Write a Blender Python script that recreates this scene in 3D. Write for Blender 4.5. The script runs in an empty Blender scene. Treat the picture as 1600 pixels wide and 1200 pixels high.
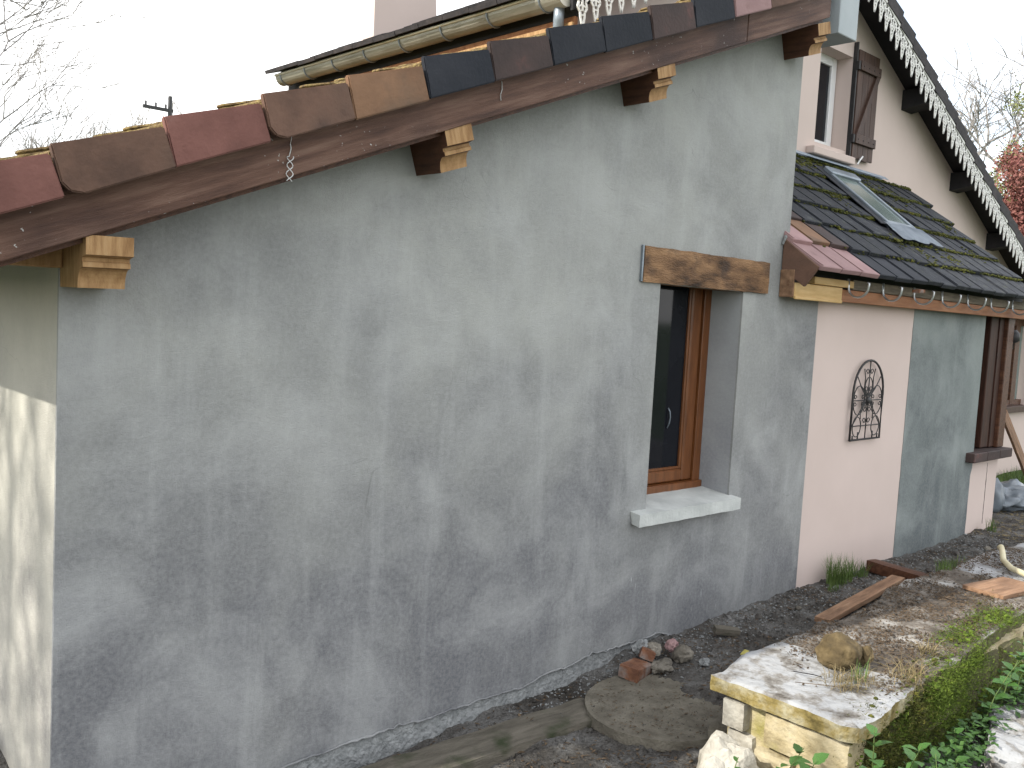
import bpy, bmesh, math, random
from mathutils import Vector, Matrix, noise
random.seed(7)
S = bpy.context.scene
C = S.collection
PI = math.pi
# ------------------------------------------------------------------ camera
cam_d = bpy.data.cameras.new('camera'); cam = bpy.data.objects.new('camera', cam_d); C.objects.link(cam); S.camera = cam
cr = Vector((0.73175126, -0.67940216, 0.05433955)); cdn = Vector((-0.01303952, -0.0936672, -0.99551817)); cf = Vector((0.68144703, 0.72776312, -0.07740017))
cam.matrix_world = Matrix(((cr.x, -cdn.x, -cf.x, -0.8556), (cr.y, -cdn.y, -cf.y, -2.8209), (cr.z, -cdn.z, -cf.z, 1.6), (0, 0, 0, 1)))
cam_d.sensor_width = 36; cam_d.lens = 1446.0 / 1600 * 36; cam_d.clip_start = 0.05; cam_d.clip_end = 800
# ------------------------------------------------------------------ sky, sun, exposure
SUN_EL, SUN_AZ = math.radians(36), math.radians(-77)       # azimuth from +Y towards +X
w = bpy.data.worlds.new('World'); S.world = w; w.use_nodes = True
nt = w.node_tree; N = nt.nodes; L = nt.links; bg = N['Background']
sky = N.new('ShaderNodeTexSky'); sky.sky_type = 'NISHITA'; sky.sun_disc = False; sky.sun_elevation = SUN_EL; sky.sun_rotation = SUN_AZ
sky.air_density = 1.0; sky.dust_density = 1.0; sky.ozone_density = 1.0
tc = N.new('ShaderNodeTexCoord'); mp = N.new('ShaderNodeMapping'); mp.inputs['Scale'].default_value = (1, 1, 2.6)
cn = N.new('ShaderNodeTexNoise'); cn.inputs['Scale'].default_value = 1.7; cn.inputs['Detail'].default_value = 7; cn.inputs['Roughness'].default_value = .58
rm = N.new('ShaderNodeValToRGB'); rm.color_ramp.elements[0].position = .36; rm.color_ramp.elements[1].position = .60
rm.color_ramp.elements[0].color = (.30, .30, .30, 1); rm.color_ramp.elements[1].color = (1, 1, 1, 1)
mx = N.new('ShaderNodeMix'); mx.data_type = 'RGBA'; mx.inputs['B'].default_value = (8.2, 8.15, 8.1, 1)
L.new(tc.outputs['Generated'], mp.inputs['Vector']); L.new(mp.outputs[0], cn.inputs['Vector']); L.new(cn.outputs['Fac'], rm.inputs[0])
L.new(rm.outputs[0], mx.inputs['Factor']); L.new(sky.outputs[0], mx.inputs['A']); L.new(mx.outputs['Result'], bg.inputs[0]); bg.inputs[1].default_value = .1
sl = bpy.data.lights.new('sun', 'SUN'); sun = bpy.data.objects.new('sun', sl); C.objects.link(sun)
sl.energy = 2.1; sl.angle = math.radians(.5); sl.color = (1, .95, .86)
sd = Vector((math.sin(SUN_AZ) * math.cos(SUN_EL), math.cos(SUN_AZ) * math.cos(SUN_EL), math.sin(SUN_EL)))
sun.rotation_euler = (-sd).to_track_quat('-Z', 'Y').to_euler()
S.view_settings.view_transform = 'Standard'; S.view_settings.look = 'None'; S.view_settings.gamma = 1; S.view_settings.exposure = 1.5

# ------------------------------------------------------------------ materials
def mat(name, stops, scale=4, detail=6, rough=.85, bump=.3, bscale=60, stretch=(1, 1, 1), dist=.01, spec=.3, metal=0, var=0, big=None, bstretch=None, nrough=.6, rot=None, flecks=0):
    """noise-driven colour; stops = [(pos, rgb)...]; var = brightness change from object to object; big = (rgb, scale, lo, hi) second blotch layer"""
    m = bpy.data.materials.new(name); m.use_nodes = True
    t = m.node_tree; n = t.nodes; l = t.links; b = n['Principled BSDF']
    co = n.new('ShaderNodeTexCoord'); mpn = n.new('ShaderNodeMapping'); mpn.inputs['Scale'].default_value = stretch
    oi = n.new('ShaderNodeObjectInfo'); ad = n.new('ShaderNodeVectorMath'); ad.operation = 'ADD'
    sc = n.new('ShaderNodeVectorMath'); sc.operation = 'SCALE'; sc.inputs[3].default_value = 37 if var else 0
    cx = n.new('ShaderNodeCombineXYZ'); l.new(oi.outputs['Random'], cx.inputs[0]); l.new(oi.outputs['Random'], cx.inputs[1])
    l.new(cx.outputs[0], sc.inputs[0]); l.new(co.outputs['Object'], ad.inputs[0]); l.new(sc.outputs[0], ad.inputs[1])
    if rot:
        mr0 = n.new('ShaderNodeMapping'); mr0.inputs['Rotation'].default_value = rot; l.new(ad.outputs[0], mr0.inputs['Vector']); l.new(mr0.outputs[0], mpn.inputs['Vector'])
    else: l.new(ad.outputs[0], mpn.inputs['Vector'])
    no = n.new('ShaderNodeTexNoise'); no.inputs['Scale'].default_value = scale; no.inputs['Detail'].default_value = detail; no.inputs['Roughness'].default_value = nrough
    l.new(mpn.outputs[0], no.inputs['Vector'])
    r = n.new('ShaderNodeValToRGB'); e = r.color_ramp.elements
    while len(e) < len(stops): e.new(.5)
    for k, (p, c) in enumerate(stops): e[k].position = p; e[k].color = (*c, 1)
    l.new(no.outputs['Fac'], r.inputs[0]); col = r.outputs[0]
    if big:
        n2 = n.new('ShaderNodeTexNoise'); n2.inputs['Scale'].default_value = big[1]; n2.inputs['Detail'].default_value = 5; l.new(ad.outputs[0], n2.inputs['Vector'])
        r2 = n.new('ShaderNodeMapRange'); r2.inputs[1].default_value = big[2]; r2.inputs[2].default_value = big[3]; l.new(n2.outputs['Fac'], r2.inputs[0])
        m2 = n.new('ShaderNodeMix'); m2.data_type = 'RGBA'; m2.inputs['B'].default_value = (*big[0], 1)
        l.new(r2.outputs[0], m2.inputs['Factor']); l.new(col, m2.inputs['A']); col = m2.outputs['Result']
    if flecks:
        n4 = n.new('ShaderNodeTexNoise'); n4.inputs['Scale'].default_value = 75; n4.inputs['Detail'].default_value = 2; l.new(ad.outputs[0], n4.inputs['Vector'])
        n5 = n.new('ShaderNodeTexNoise'); n5.inputs['Scale'].default_value = 3.3; l.new(ad.outputs[0], n5.inputs['Vector'])
        a4 = n.new('ShaderNodeMapRange'); a4.inputs[1].default_value = .70; a4.inputs[2].default_value = .73; l.new(n4.outputs['Fac'], a4.inputs[0])
        a5 = n.new('ShaderNodeMapRange'); a5.inputs[1].default_value = .54; a5.inputs[2].default_value = .60; a5.inputs[4].default_value = flecks; l.new(n5.outputs['Fac'], a5.inputs[0])
        mm = n.new('ShaderNodeMath'); mm.operation = 'MULTIPLY'; l.new(a4.outputs[0], mm.inputs[0]); l.new(a5.outputs[0], mm.inputs[1])
        m4 = n.new('ShaderNodeMix'); m4.data_type = 'RGBA'; m4.inputs['B'].default_value = (.5, .5, .48, 1); l.new(mm.outputs[0], m4.inputs['Factor']); l.new(col, m4.inputs['A']); col = m4.outputs['Result']
    if var:
        hv = n.new('ShaderNodeHueSaturation'); mr = n.new('ShaderNodeMapRange'); mr.inputs[3].default_value = 1 - var; mr.inputs[4].default_value = 1 + var
        l.new(oi.outputs['Random'], mr.inputs[0]); l.new(mr.outputs[0], hv.inputs['Value']); l.new(col, hv.inputs['Color']); col = hv.outputs[0]
    l.new(col, b.inputs['Base Color']); b.inputs['Roughness'].default_value = rough; b.inputs['Metallic'].default_value = metal
    b.inputs['Specular IOR Level'].default_value = spec
    if bump:
        bn = n.new('ShaderNodeTexNoise'); bn.inputs['Scale'].default_value = bscale; bn.inputs['Detail'].default_value = 5
        if bstretch:
            mb = n.new('ShaderNodeMapping'); mb.inputs['Scale'].default_value = bstretch; l.new(ad.outputs[0], mb.inputs['Vector']); l.new(mb.outputs[0], bn.inputs['Vector'])
        else: l.new(mpn.outputs[0], bn.inputs['Vector'])
        bp = n.new('ShaderNodeBump'); bp.inputs['Strength'].default_value = bump; bp.inputs['Distance'].default_value = dist
        l.new(bn.outputs['Fac'], bp.inputs['Height']); l.new(bp.outputs[0], b.inputs['Normal'])
    m['co'] = 1
    return m

def plaster(name, base, dark, light, streaks=True, scratch=True):
    """floated cement render: cloudy drying stains, lower part darkened for damp and painted-in dim bounce, trowel sweeps, fine sand grain, a few pale scratches"""
    m = bpy.data.materials.new(name); m.use_nodes = True
    t = m.node_tree; n = t.nodes; l = t.links; b = n['Principled BSDF']; b.inputs['Roughness'].default_value = .92; b.inputs['Specular IOR Level'].default_value = .2
    co = n.new('ShaderNodeTexCoord').outputs['Object']
    def nz(scale, detail=5, rough=.55, st=None, dis=0, off=0):
        v = co
        if st or off:
            mm = n.new('ShaderNodeMapping'); mm.inputs['Scale'].default_value = st or (1, 1, 1); mm.inputs['Location'].default_value = (off, off, off); l.new(co, mm.inputs[0]); v = mm.outputs[0]
        x = n.new('ShaderNodeTexNoise'); x.inputs['Scale'].default_value = scale; x.inputs['Detail'].default_value = detail; x.inputs['Roughness'].default_value = rough; x.inputs['Distortion'].default_value = dis
        l.new(v, x.inputs['Vector']); return x.outputs['Fac']
    def rng(v, a, bb, c=0, d=1):
        x = n.new('ShaderNodeMapRange'); x.inputs[1].default_value = a; x.inputs[2].default_value = bb; x.inputs[3].default_value = c; x.inputs[4].default_value = d; l.new(v, x.inputs[0]); return x.outputs[0]
    def mul(a, bb):
        x = n.new('ShaderNodeMath'); x.operation = 'MULTIPLY'; l.new(a, x.inputs[0])
        if isinstance(bb, float): x.inputs[1].default_value = bb
        else: l.new(bb, x.inputs[1])
        return x.outputs[0]
    def mixc(f, a, c):
        x = n.new('ShaderNodeMix'); x.data_type = 'RGBA'; l.new(f, x.inputs['Factor'])
        if isinstance(a, tuple): x.inputs['A'].default_value = (*a, 1)
        else: l.new(a, x.inputs['A'])
        if isinstance(c, tuple): x.inputs['B'].default_value = (*c, 1)
        else: l.new(c, x.inputs['B'])
        return x.outputs['Result']
    c = mixc(mul(rng(nz(1.1, 5, .55, dis=.5), .36, .66), .62), base, dark)
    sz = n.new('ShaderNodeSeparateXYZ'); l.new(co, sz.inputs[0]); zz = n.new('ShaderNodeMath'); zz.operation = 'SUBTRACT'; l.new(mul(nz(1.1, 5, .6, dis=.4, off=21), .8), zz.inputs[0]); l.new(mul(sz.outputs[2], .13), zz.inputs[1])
    c = mixc(mul(rng(zz.outputs[0], .10, .42), .95), c, tuple(q * .62 for q in dark[:2]) + (dark[2] * .68,))  # darker towards the bottom: drying damp, with weak ground bounce painted into the colour
    c = mixc(mul(rng(nz(2.4, 6, .62, dis=.5, off=5), .44, .74), .6), c, light)
    c = mixc(mul(rng(nz(5.5, 6, .65, st=(1, 1, .45), off=9), .5, .72), .35), c, dark)
    c = mixc(mul(rng(nz(60, 3, .7), .35, .75), .30), c, light)
    ab = n.new('ShaderNodeMath'); ab.operation = 'SUBTRACT'; l.new(nz(2.1, 3, .5, dis=1.2, off=31), ab.inputs[0]); ab.inputs[1].default_value = .5
    ab2 = n.new('ShaderNodeMath'); ab2.operation = 'ABSOLUTE'; l.new(ab.outputs[0], ab2.inputs[0])
    c = mixc(mul(mul(rng(ab2.outputs[0], .0028, .0008), rng(nz(1.9, 3, .6, off=41), .56, .62)), .30), c, tuple(q * .45 for q in dark))
    if streaks: c = mixc(mul(rng(nz(2.2, 4, .6, st=(5, 5, .5), off=3), .55, .75), .28), c, light)
    if scratch:
        sx = n.new('ShaderNodeSeparateXYZ'); l.new(co, sx.inputs[0])
        s1 = rng(nz(5, 2, .5, st=(22, 22, 1.6), dis=.15, off=2), .68, .74)
        mk = mul(rng(nz(2.3, 2, .5, off=11), .50, .60), mul(rng(sx.outputs[0], 2.2, 2.6), rng(sx.outputs[2], .62, .42)))
        c = mixc(mul(mul(s1, mk), .55), c, (.62, .64, .64))
    l.new(c, b.inputs['Base Color'])
    h = n.new('ShaderNodeMath'); h.operation = 'ADD'
    l.new(mul(nz(190, 4, .7), .75), h.inputs[0])
    h2 = n.new('ShaderNodeMath'); h2.operation = 'ADD'; l.new(mul(nz(3.2, 9, .62, st=(1, 1, 2.1), dis=.8), .9), h2.inputs[0]); l.new(mul(nz(34, 4, .6, st=(1, 1, 1.7), dis=.6), .45), h2.inputs[1]); l.new(h2.outputs[0], h.inputs[1])
    bp = n.new('ShaderNodeBump'); bp.inputs['Strength'].default_value = .55; bp.inputs['Distance'].default_value = .006
    l.new(h.outputs[0], bp.inputs['Height']); l.new(bp.outputs[0], b.inputs['Normal'])
    return m

M = {}
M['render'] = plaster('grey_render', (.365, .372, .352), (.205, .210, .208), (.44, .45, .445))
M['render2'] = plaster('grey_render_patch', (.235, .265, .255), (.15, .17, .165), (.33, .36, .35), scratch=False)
M['cream'] = plaster('cream_render', (.50, .485, .42), (.43, .415, .36), (.54, .525, .46), scratch=False)
M['reveal'] = plaster('reveal_render', (.37, .385, .39), (.32, .33, .335), (.44, .455, .46), scratch=False, streaks=False)
M['peach'] = mat('peach_render', [(.35, (.58, .48, .435)), (.65, (.62, .515, .47))], 1.3, rough=.9, bump=.25, bscale=220, dist=.003, spec=.2)
M['plinth'] = mat('rough_mortar', [(.3, (.17, .18, .18)), (.7, (.33, .34, .34))], 22, rough=.95, bump=1, bscale=55, dist=.02)
M['core'] = mat('blockwork', [(.3, (.25, .25, .24)), (.7, (.35, .35, .33))], 10)
M['board'] = mat('stained_board', [(.28, (.05, .025, .019)), (.5, (.125, .066, .046)), (.75, (.22, .135, .10))], 3.2, 8, .62, .5, 40, (.8, 10, 11), .006, big=((.05, .027, .022), 2.0, .52, .72), rot=(0, .384, 0), flecks=.9)
M['darkwood'] = mat('dark_stained_wood', [(.3, (.045, .018, .010)), (.7, (.125, .055, .030))], 5, 6, .5, .4, 40, (8, 1.2, 8), .004)
M['lightwood'] = mat('fresh_cut_wood', [(.3, (.25, .135, .055)), (.55, (.40, .24, .11)), (.75, (.47, .31, .16))], 6, 6, .7, .35, 60, (9, 9, 1.5), .004)
M['fresh'] = mat('fresh_pine', [(.3, (.50, .32, .12)), (.7, (.66, .46, .22))], 5, 6, .65, .3, 60, (1.5, 9, 9), .003, var=.08)
M['lintel'] = mat('oak_lintel', [(.30, (.035, .022, .015)), (.45, (.17, .095, .05)), (.62, (.30, .175, .09)), (.8, (.36, .23, .13))], 2.6, 9, .8, .8, 30, (1.6, 8, 6), .01, big=((.05, .035, .03), 5, .56, .72))
M['frame'] = mat('window_frame_brown', [(.3, (.10, .034, .010)), (.7, (.19, .070, .022))], 5, 5, .35, .15, 60, (9, 9, 1), .002, spec=.5)
M['frame_dark'] = mat('aged_dark_frame', [(.3, (.022, .009, .006)), (.7, (.06, .024, .014))], 5, 5, .6, .2, 60, (9, 9, 1), .002)
M['fascia'] = mat('orange_stained_fascia', [(.3, (.20, .075, .03)), (.6, (.34, .15, .065)), (.8, (.13, .06, .035))], 3, 7, .6, .3, 50, (1, 9, 9), .004)
M['oldstrip'] = mat('weathered_grey_batten', [(.3, (.10, .085, .065)), (.7, (.24, .20, .15))], 5, 7, .85, .5, 50, (1, 9, 9), .005)
M['shutter'] = mat('shutter_stain', [(.3, (.04, .022, .017)), (.7, (.09, .052, .038))], 4, 6, .55, .3, 50, (9, 9, 1), .003, var=.12)
M['blackwood'] = mat('black_soffit', [(.3, (.010, .010, .012)), (.7, (.022, .02, .022))], 6, 5, .7, .3, 50, (1, 1, 1), .004)
M['black'] = mat('black_iron', [(.3, (.012, .012, .014)), (.7, (.03, .028, .028))], 20, 4, .5, .2, 90, spec=.5)
M['lace'] = mat('white_lace_trim', [(.3, (.66, .66, .62)), (.7, (.82, .81, .78))], 9, 5, .6, .2, 60)
M['white'] = mat('white_pvc', [(.3, (.74, .75, .76)), (.7, (.8, .8, .8))], 5, rough=.3, bump=0, spec=.5)
M['zinc'] = mat('zinc_gutter', [(.3, (.42, .40, .33)), (.5, (.60, .58, .50)), (.75, (.68, .66, .58))], 3, 6, .42, .1, 40, spec=.5, metal=.35)
M['zincgrey'] = mat('zinc_grey', [(.3, (.13, .155, .18)), (.7, (.26, .30, .34))], 5, 5, .4, .15, 40, spec=.5, metal=.4)
M['galv'] = mat('galvanised_hook', [(.3, (.35, .36, .37)), (.7, (.6, .62, .63))], 20, 4, .35, .1, 60, metal=.8)
M['concrete'] = mat('concrete_sill', [(.3, (.38, .40, .39)), (.7, (.56, .58, .56))], 7, 8, .85, .4, 90, dist=.006)
M['concrete_box'] = mat('blue_grey_render', [(.3, (.36, .40, .42)), (.7, (.44, .48, .50))], 3, 6, .9, .3, 120, dist=.004)
TILE = dict(rough=.75, bscale=70, dist=.006, var=.12, spec=.35)
M['t_brick'] = mat('tile_brick_red', [(.3, (.125, .052, .042)), (.6, (.20, .088, .072)), (.8, (.27, .15, .125))], 5, 7, bump=.35, **TILE, big=((.10, .05, .04), 6, .58, .78))
M['t_brown'] = mat('tile_brown', [(.3, (.085, .048, .034)), (.6, (.17, .095, .066)), (.8, (.20, .09, .07))], 5, 7, bump=.35, **TILE, big=((.06, .04, .03), 5, .5, .75))
M['t_tan'] = mat('tile_tan', [(.3, (.12, .065, .038)), (.6, (.215, .12, .068)), (.8, (.26, .12, .08))], 4, 7, bump=.35, **TILE, big=((.10, .07, .05), 5, .52, .75))
M['t_black'] = mat('tile_sooty_black', [(.35, (.010, .013, .020)), (.66, (.024, .026, .034)), (.82, (.13, .055, .045))], 4, 7, bump=.35, **TILE)
M['t_char'] = mat('tile_charred', [(.3, (.035, .026, .025)), (.6, (.065, .042, .038)), (.78, (.17, .07, .06))], 5, 7, bump=.35, **TILE)
M['t_pink'] = mat('tile_pink', [(.3, (.25, .15, .15)), (.7, (.36, .23, .225))], 5, 7, bump=.3, **TILE, big=((.20, .12, .11), 7, .6, .8))
M['t_slate'] = mat('tile_lichened_black', [(.3, (.008, .010, .014)), (.58, (.020, .023, .030)), (.76, (.085, .088, .085))], 14, 10, bump=.8, **TILE, big=((.055, .06, .03), 16, .60, .78))
M['t_moss'] = mat('tile_mossy_granular', [(.3, (.06, .04, .022)), (.5, (.17, .115, .05)), (.7, (.27, .21, .08))], 60, 6, bump=1, rough=.95, bscale=120, dist=.012, var=.1)
M['t_dark'] = mat('tile_dark_weathered', [(.3, (.014, .014, .017)), (.7, (.05, .042, .042))], 12, 7, bump=.5, **TILE)
M['moss'] = mat('moss', [(.3, (.022, .028, .008)), (.55, (.085, .09, .016)), (.8, (.24, .21, .035))], 30, 5, .95, 1, 160, dist=.01)
M['moss_bright'] = mat('moss_bright', [(.3, (.04, .07, .010)), (.6, (.12, .175, .02)), (.8, (.22, .27, .04))], 26, 5, .95, .6, 160, dist=.01)
M['glassdark'] = mat('dark_pane', [(.3, (.006, .007, .010)), (.7, (.012, .013, .017))], 3, rough=.06, bump=0, spec=.22)
M['glasssky'] = mat('skylight_pane', [(.3, (.12, .155, .145)), (.7, (.20, .25, .23))], 2.5, rough=.12, bump=0, spec=.6)
M['lead'] = mat('lead_flashing', [(.3, (.20, .24, .29)), (.7, (.34, .39, .45))], 9, 6, .55, .3, 40, metal=.2)
M['brick'] = mat('brick_clay', [(.3, (.09, .04, .025)), (.7, (.26, .12, .065))], 16, 7, .9, .7, 60, big=((.2, .19, .18), 12, .5, .7))
M['stone_y'] = mat('ochre_limestone', [(.25, (.15, .115, .05)), (.45, (.36, .30, .18)), (.7, (.50, .44, .31))], 7, 8, .92, .7, 50, dist=.012, big=((.20, .18, .03), 5, .55, .72), var=.06)
M['stone_w'] = mat('pale_stone', [(.25, (.22, .20, .16)), (.5, (.40, .375, .32)), (.75, (.50, .48, .42))], 9, 8, .92, .7, 50, dist=.012, var=.08)
M['stone_d'] = mat('dirty_rubble', [(.25, (.06, .052, .043)), (.5, (.16, .145, .12)), (.75, (.30, .275, .235))], 11, 8, .92, .7, 50, dist=.012, var=.15)
M['stone_m'] = mat('mossy_stone', [(.3, (.05, .045, .025)), (.55, (.11, .10, .05)), (.75, (.09, .12, .02))], 9, 8, .95, .9, 60, dist=.015, var=.1)
M['coping'] = mat('coping_concrete', [(.34, (.035, .029, .024)), (.47, (.11, .092, .074)), (.56, (.22, .20, .175)), (.66, (.38, .375, .36))], 3.3, 10, .9, .8, 45, dist=.012, nrough=.72)
M['coping_clean'] = mat('coping_swept', [(.36, (.07, .058, .045)), (.46, (.22, .21, .195)), (.52, (.32, .325, .33)), (.8, (.40, .41, .42))], 6, 10, .9, .6, 45, dist=.01, nrough=.7)
M['coping_edge'] = mat('coping_edge_lichen', [(.28, (.07, .055, .02)), (.45, (.22, .17, .06)), (.6, (.34, .31, .21)), (.78, (.20, .19, .07))], 9, 9, .92, .8, 50, dist=.012)
M['boulder'] = mat('boulder_ochre', [(.25, (.03, .022, .012)), (.5, (.10, .072, .034)), (.75, (.19, .145, .08))], 14, 8, .9, .7, 50, dist=.012)
M['plank'] = mat('scaffold_plank_dirty', [(.3, (.065, .058, .045)), (.6, (.145, .13, .105)), (.8, (.20, .18, .15))], 4, 8, .9, .7, 40, (1, 6, 6), .01, big=((.035, .045, .02), 6, .55, .72))
M['oldplank'] = mat('brown_plank', [(.3, (.11, .06, .035)), (.6, (.27, .16, .095)), (.8, (.34, .23, .15))], 4, 7, .8, .5, 45, (1, 7, 7), .006, var=.15)
M['slab'] = mat('cast_slab', [(.3, (.085, .075, .058)), (.6, (.165, .15, .12)), (.8, (.24, .225, .185))], 9, 9, .95, .8, 90, dist=.01)
M['ground'] = mat('trampled_soil', [(.28, (.032, .029, .026)), (.46, (.09, .084, .077)), (.60, (.17, .166, .158)), (.76, (.28, .28, .275))], 6, 12, .95, 1, 75, dist=.03, nrough=.75, big=((.05, .044, .037), 2.6, .50, .68))
M['grassland'] = mat('far_lawn', [(.3, (.03, .055, .012)), (.7, (.07, .12, .03))], 8, 8, .95, 1, 80, dist=.03)
M['chip'] = mat('gravel_chips', [(.35, (.035, .03, .026)), (.55, (.09, .082, .074)), (.8, (.20, .19, .17))], 9, 3, .95, .3, 90)
M['litter'] = mat('leaf_litter', [(.3, (.03, .02, .012)), (.6, (.11, .075, .045)), (.8, (.26, .20, .13))], 40, 3, .9, 0)
M['grass'] = mat('grass_green', [(.3, (.05, .10, .02)), (.7, (.15, .21, .06))], 25, 3, .7, 0)
M['straw'] = mat('dry_grass', [(.3, (.10, .08, .03)), (.7, (.28, .22, .12))], 25, 3, .8, 0)
M['leaf'] = mat('nettle_green', [(.3, (.028, .085, .015)), (.7, (.07, .16, .03))], 30, 3, .5, .3, 120, var=.2, spec=.4)
M['leafdark'] = mat('ivy_green', [(.3, (.02, .055, .012)), (.7, (.055, .12, .022))], 30, 3, .55, .2, 120, var=.2)
M['stem'] = mat('stem_green', [(.3, (.06, .11, .03)), (.7, (.12, .16, .05))], 20, 3, .7, 0)
M['bark'] = mat('bare_bark', [(.3, (.20, .19, .19)), (.7, (.38, .355, .335))], 6, 5, .9, .5, 30, (1, 1, .3))
M['red'] = mat('red_leaf', [(.3, (.13, .035, .035)), (.7, (.27, .12, .095))], 2.5, 6, .7, 0)
M['olive'] = mat('olive_leaf', [(.3, (.10, .13, .03)), (.7, (.24, .24, .09))], 2.5, 6, .7, 0)
M['hose'] = mat('hose_cream', [(.3, (.50, .45, .28)), (.7, (.62, .57, .40))], 9, 4, .55, .15, 60)
M['sheet'] = mat('plastic_sheet_grey', [(.3, (.07, .085, .10)), (.7, (.19, .22, .25))], 6, 5, .35, .2, 20, spec=.5)
M['string'] = mat('white_cord', [(.3, (.55, .56, .56)), (.7, (.7, .7, .7))], 30, 3, .8, 0)
M['yellow'] = mat('yellow_leaf', [(.3, (.36, .32, .07)), (.7, (.50, .45, .14))], 20, 3, .7, 0)

# ------------------------------------------------------------------ helpers
def link(name, me, mats, parent=None, loc=None, objmat=False):
    o = bpy.data.objects.new(name, me); C.objects.link(o)
    if not isinstance(mats, (list, tuple)): mats = [mats]
    if not me.materials:
        for x in mats: me.materials.append(x)
    if objmat:
        for k, x in enumerate(mats): o.material_slots[k].link = 'OBJECT'; o.material_slots[k].material = x
    if loc is not None: o.location = loc
    if parent: o.parent = parent
    return o
def thing(name, label, cat, loc=(0, 0, 0), group=None):
    o = bpy.data.objects.new(name, None); C.objects.link(o); o.location = loc; o.empty_display_size = .1
    o['label'] = label; o['category'] = cat
    if group: o['group'] = group
    return o
def tag(o, label, cat, group=None):
    o['label'] = label; o['category'] = cat
    if group: o['group'] = group
    return o
def childloc(o, parent):       # keep world position when the parent empty is not at the origin
    o.location = Vector(o.location) - Vector(parent.location); return o
def tomesh(bm, name, smooth=False):
    bmesh.ops.recalc_face_normals(bm, faces=bm.faces)
    me = bpy.data.meshes.new(name); bm.to_mesh(me); bm.free()
    if smooth:
        for p in me.polygons: p.use_smooth = True
    return me
def bm_box(x0, x1, y0, y1, z0, z1, bevel=.003, bm=None):
    own = bm is None; b = bmesh.new()
    bmesh.ops.create_cube(b, size=1, matrix=Matrix.Translation(((x0 + x1) / 2, (y0 + y1) / 2, (z0 + z1) / 2)) @ Matrix.Diagonal((x1 - x0, y1 - y0, z1 - z0, 1)))
    if bevel: bmesh.ops.bevel(b, geom=b.edges[:], offset=bevel, segments=1, affect='EDGES')
    if own: return b
    merge(bm, b); return bm
def merge(dst, src, mtx=None, mi=None):
    mp_ = {}
    for v in src.verts: mp_[v] = dst.verts.new(mtx @ v.co if mtx else v.co)
    for f in src.faces:
        try:
            nf = dst.faces.new([mp_[v] for v in f.verts]); nf.material_index = f.material_index if mi is None else mi
        except ValueError: pass
    src.free()
def box(name, m, parent, *a, bevel=.003): return link(name, tomesh(bm_box(*a, bevel=bevel), name), m, parent)
def bm_plate(outer, holes, y0, y1, plane='XZ'):
    """polygon (with holes) in plane, extruded between y0 and y1 along the third axis"""
    b = bmesh.new()
    def P(u, v, w_): return {'XZ': (u, w_, v), 'YZ': (w_, u, v), 'XY': (u, v, w_)}[plane]
    es = []
    for lp in [outer] + holes:
        vs = [b.verts.new(P(u, v, y0)) for u, v in lp]
        for i in range(len(vs)): es.append(b.edges.new((vs[i], vs[(i + 1) % len(vs)])))
    bmesh.ops.triangle_fill(b, use_beauty=True, use_dissolve=False, edges=es)
    r = bmesh.ops.extrude_face_region(b, geom=b.faces[:])
    d = Vector(P(0, 0, y1)) - Vector(P(0, 0, y0))
    bmesh.ops.translate(b, vec=d, verts=[v for v in r['geom'] if isinstance(v, bmesh.types.BMVert)])
    return b
def plate(name, m, parent, outer, holes, y0, y1, plane='XZ'): return link(name, tomesh(bm_plate(outer, holes, y0, y1, plane), name), m, parent)
def tube(pts, r, sides=6, bm=None, cap=True):
    b = bm or bmesh.new(); rings = []
    pts = [Vector(p) for p in pts]
    for i, p in enumerate(pts):
        d = (pts[min(i + 1, len(pts) - 1)] - pts[max(i - 1, 0)]).normalized()
        a = d.cross(Vector((.13, .31, .94)));
        if a.length < .05: a = d.cross(Vector((1, 0, 0)))
        a.normalize(); c = d.cross(a); rr = r[i] if isinstance(r, (list, tuple)) else r
        rings.append([b.verts.new(p + (a * math.cos(t) + c * math.sin(t)) * rr) for t in [2 * PI * k / sides for k in range(sides)]])
    for A, B in zip(rings, rings[1:]):
        for k in range(sides): b.faces.new((A[k], A[(k + 1) % sides], B[(k + 1) % sides], B[k]))
    if cap and sides > 2: b.faces.new(rings[0]); b.faces.new(rings[-1])
    return b
def rough(x0, x1, y0, y1, z0, z1, res=.04, amp=.008, seed=0, freq=9, rnd=.25, warp=None):
    """a worn block: subdivided box, rounded a little and displaced by noise"""
    b = bmesh.new(); c = Vector(((x0 + x1) / 2, (y0 + y1) / 2, (z0 + z1) / 2)); h = Vector((x1 - x0, y1 - y0, z1 - z0)) / 2
    n = [max(2, min(60, int(2 * q / res))) for q in h]
    def face(ax, sg):
        u, v = [k for k in range(3) if k != ax]; g = {}
        for i in range(n[u] + 1):
            for j in range(n[v] + 1):
                q = [0, 0, 0]; q[ax] = sg; q[u] = -1 + 2 * i / n[u]; q[v] = -1 + 2 * j / n[v]; g[i, j] = b.verts.new(q)
        for i in range(n[u]):
            for j in range(n[v]): b.faces.new((g[i, j], g[i + 1, j], g[i + 1, j + 1], g[i, j + 1]))
    for ax in range(3):
        for sg in (-1, 1): face(ax, sg)
    bmesh.ops.remove_doubles(b, verts=b.verts, dist=1e-4)
    mr = min(h) * rnd
    for v in b.verts:
        p = Vector((v.co.x * h.x, v.co.y * h.y, v.co.z * h.z))
        inner = Vector([max(-h[k] + mr, min(h[k] - mr, p[k])) for k in range(3)])
        d = p - inner
        if d.length > mr: p = inner + d.normalized() * mr
        w_ = p + c
        nn = noise.noise_vector(w_ * freq + Vector((seed * 7.3, seed * 3.1, 0))) + .5 * noise.noise_vector(w_ * freq * 3 + Vector((seed, 0, 5)))
        p = w_ + nn * amp
        if warp: p = warp(p)
        v.co = p
    return b
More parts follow.
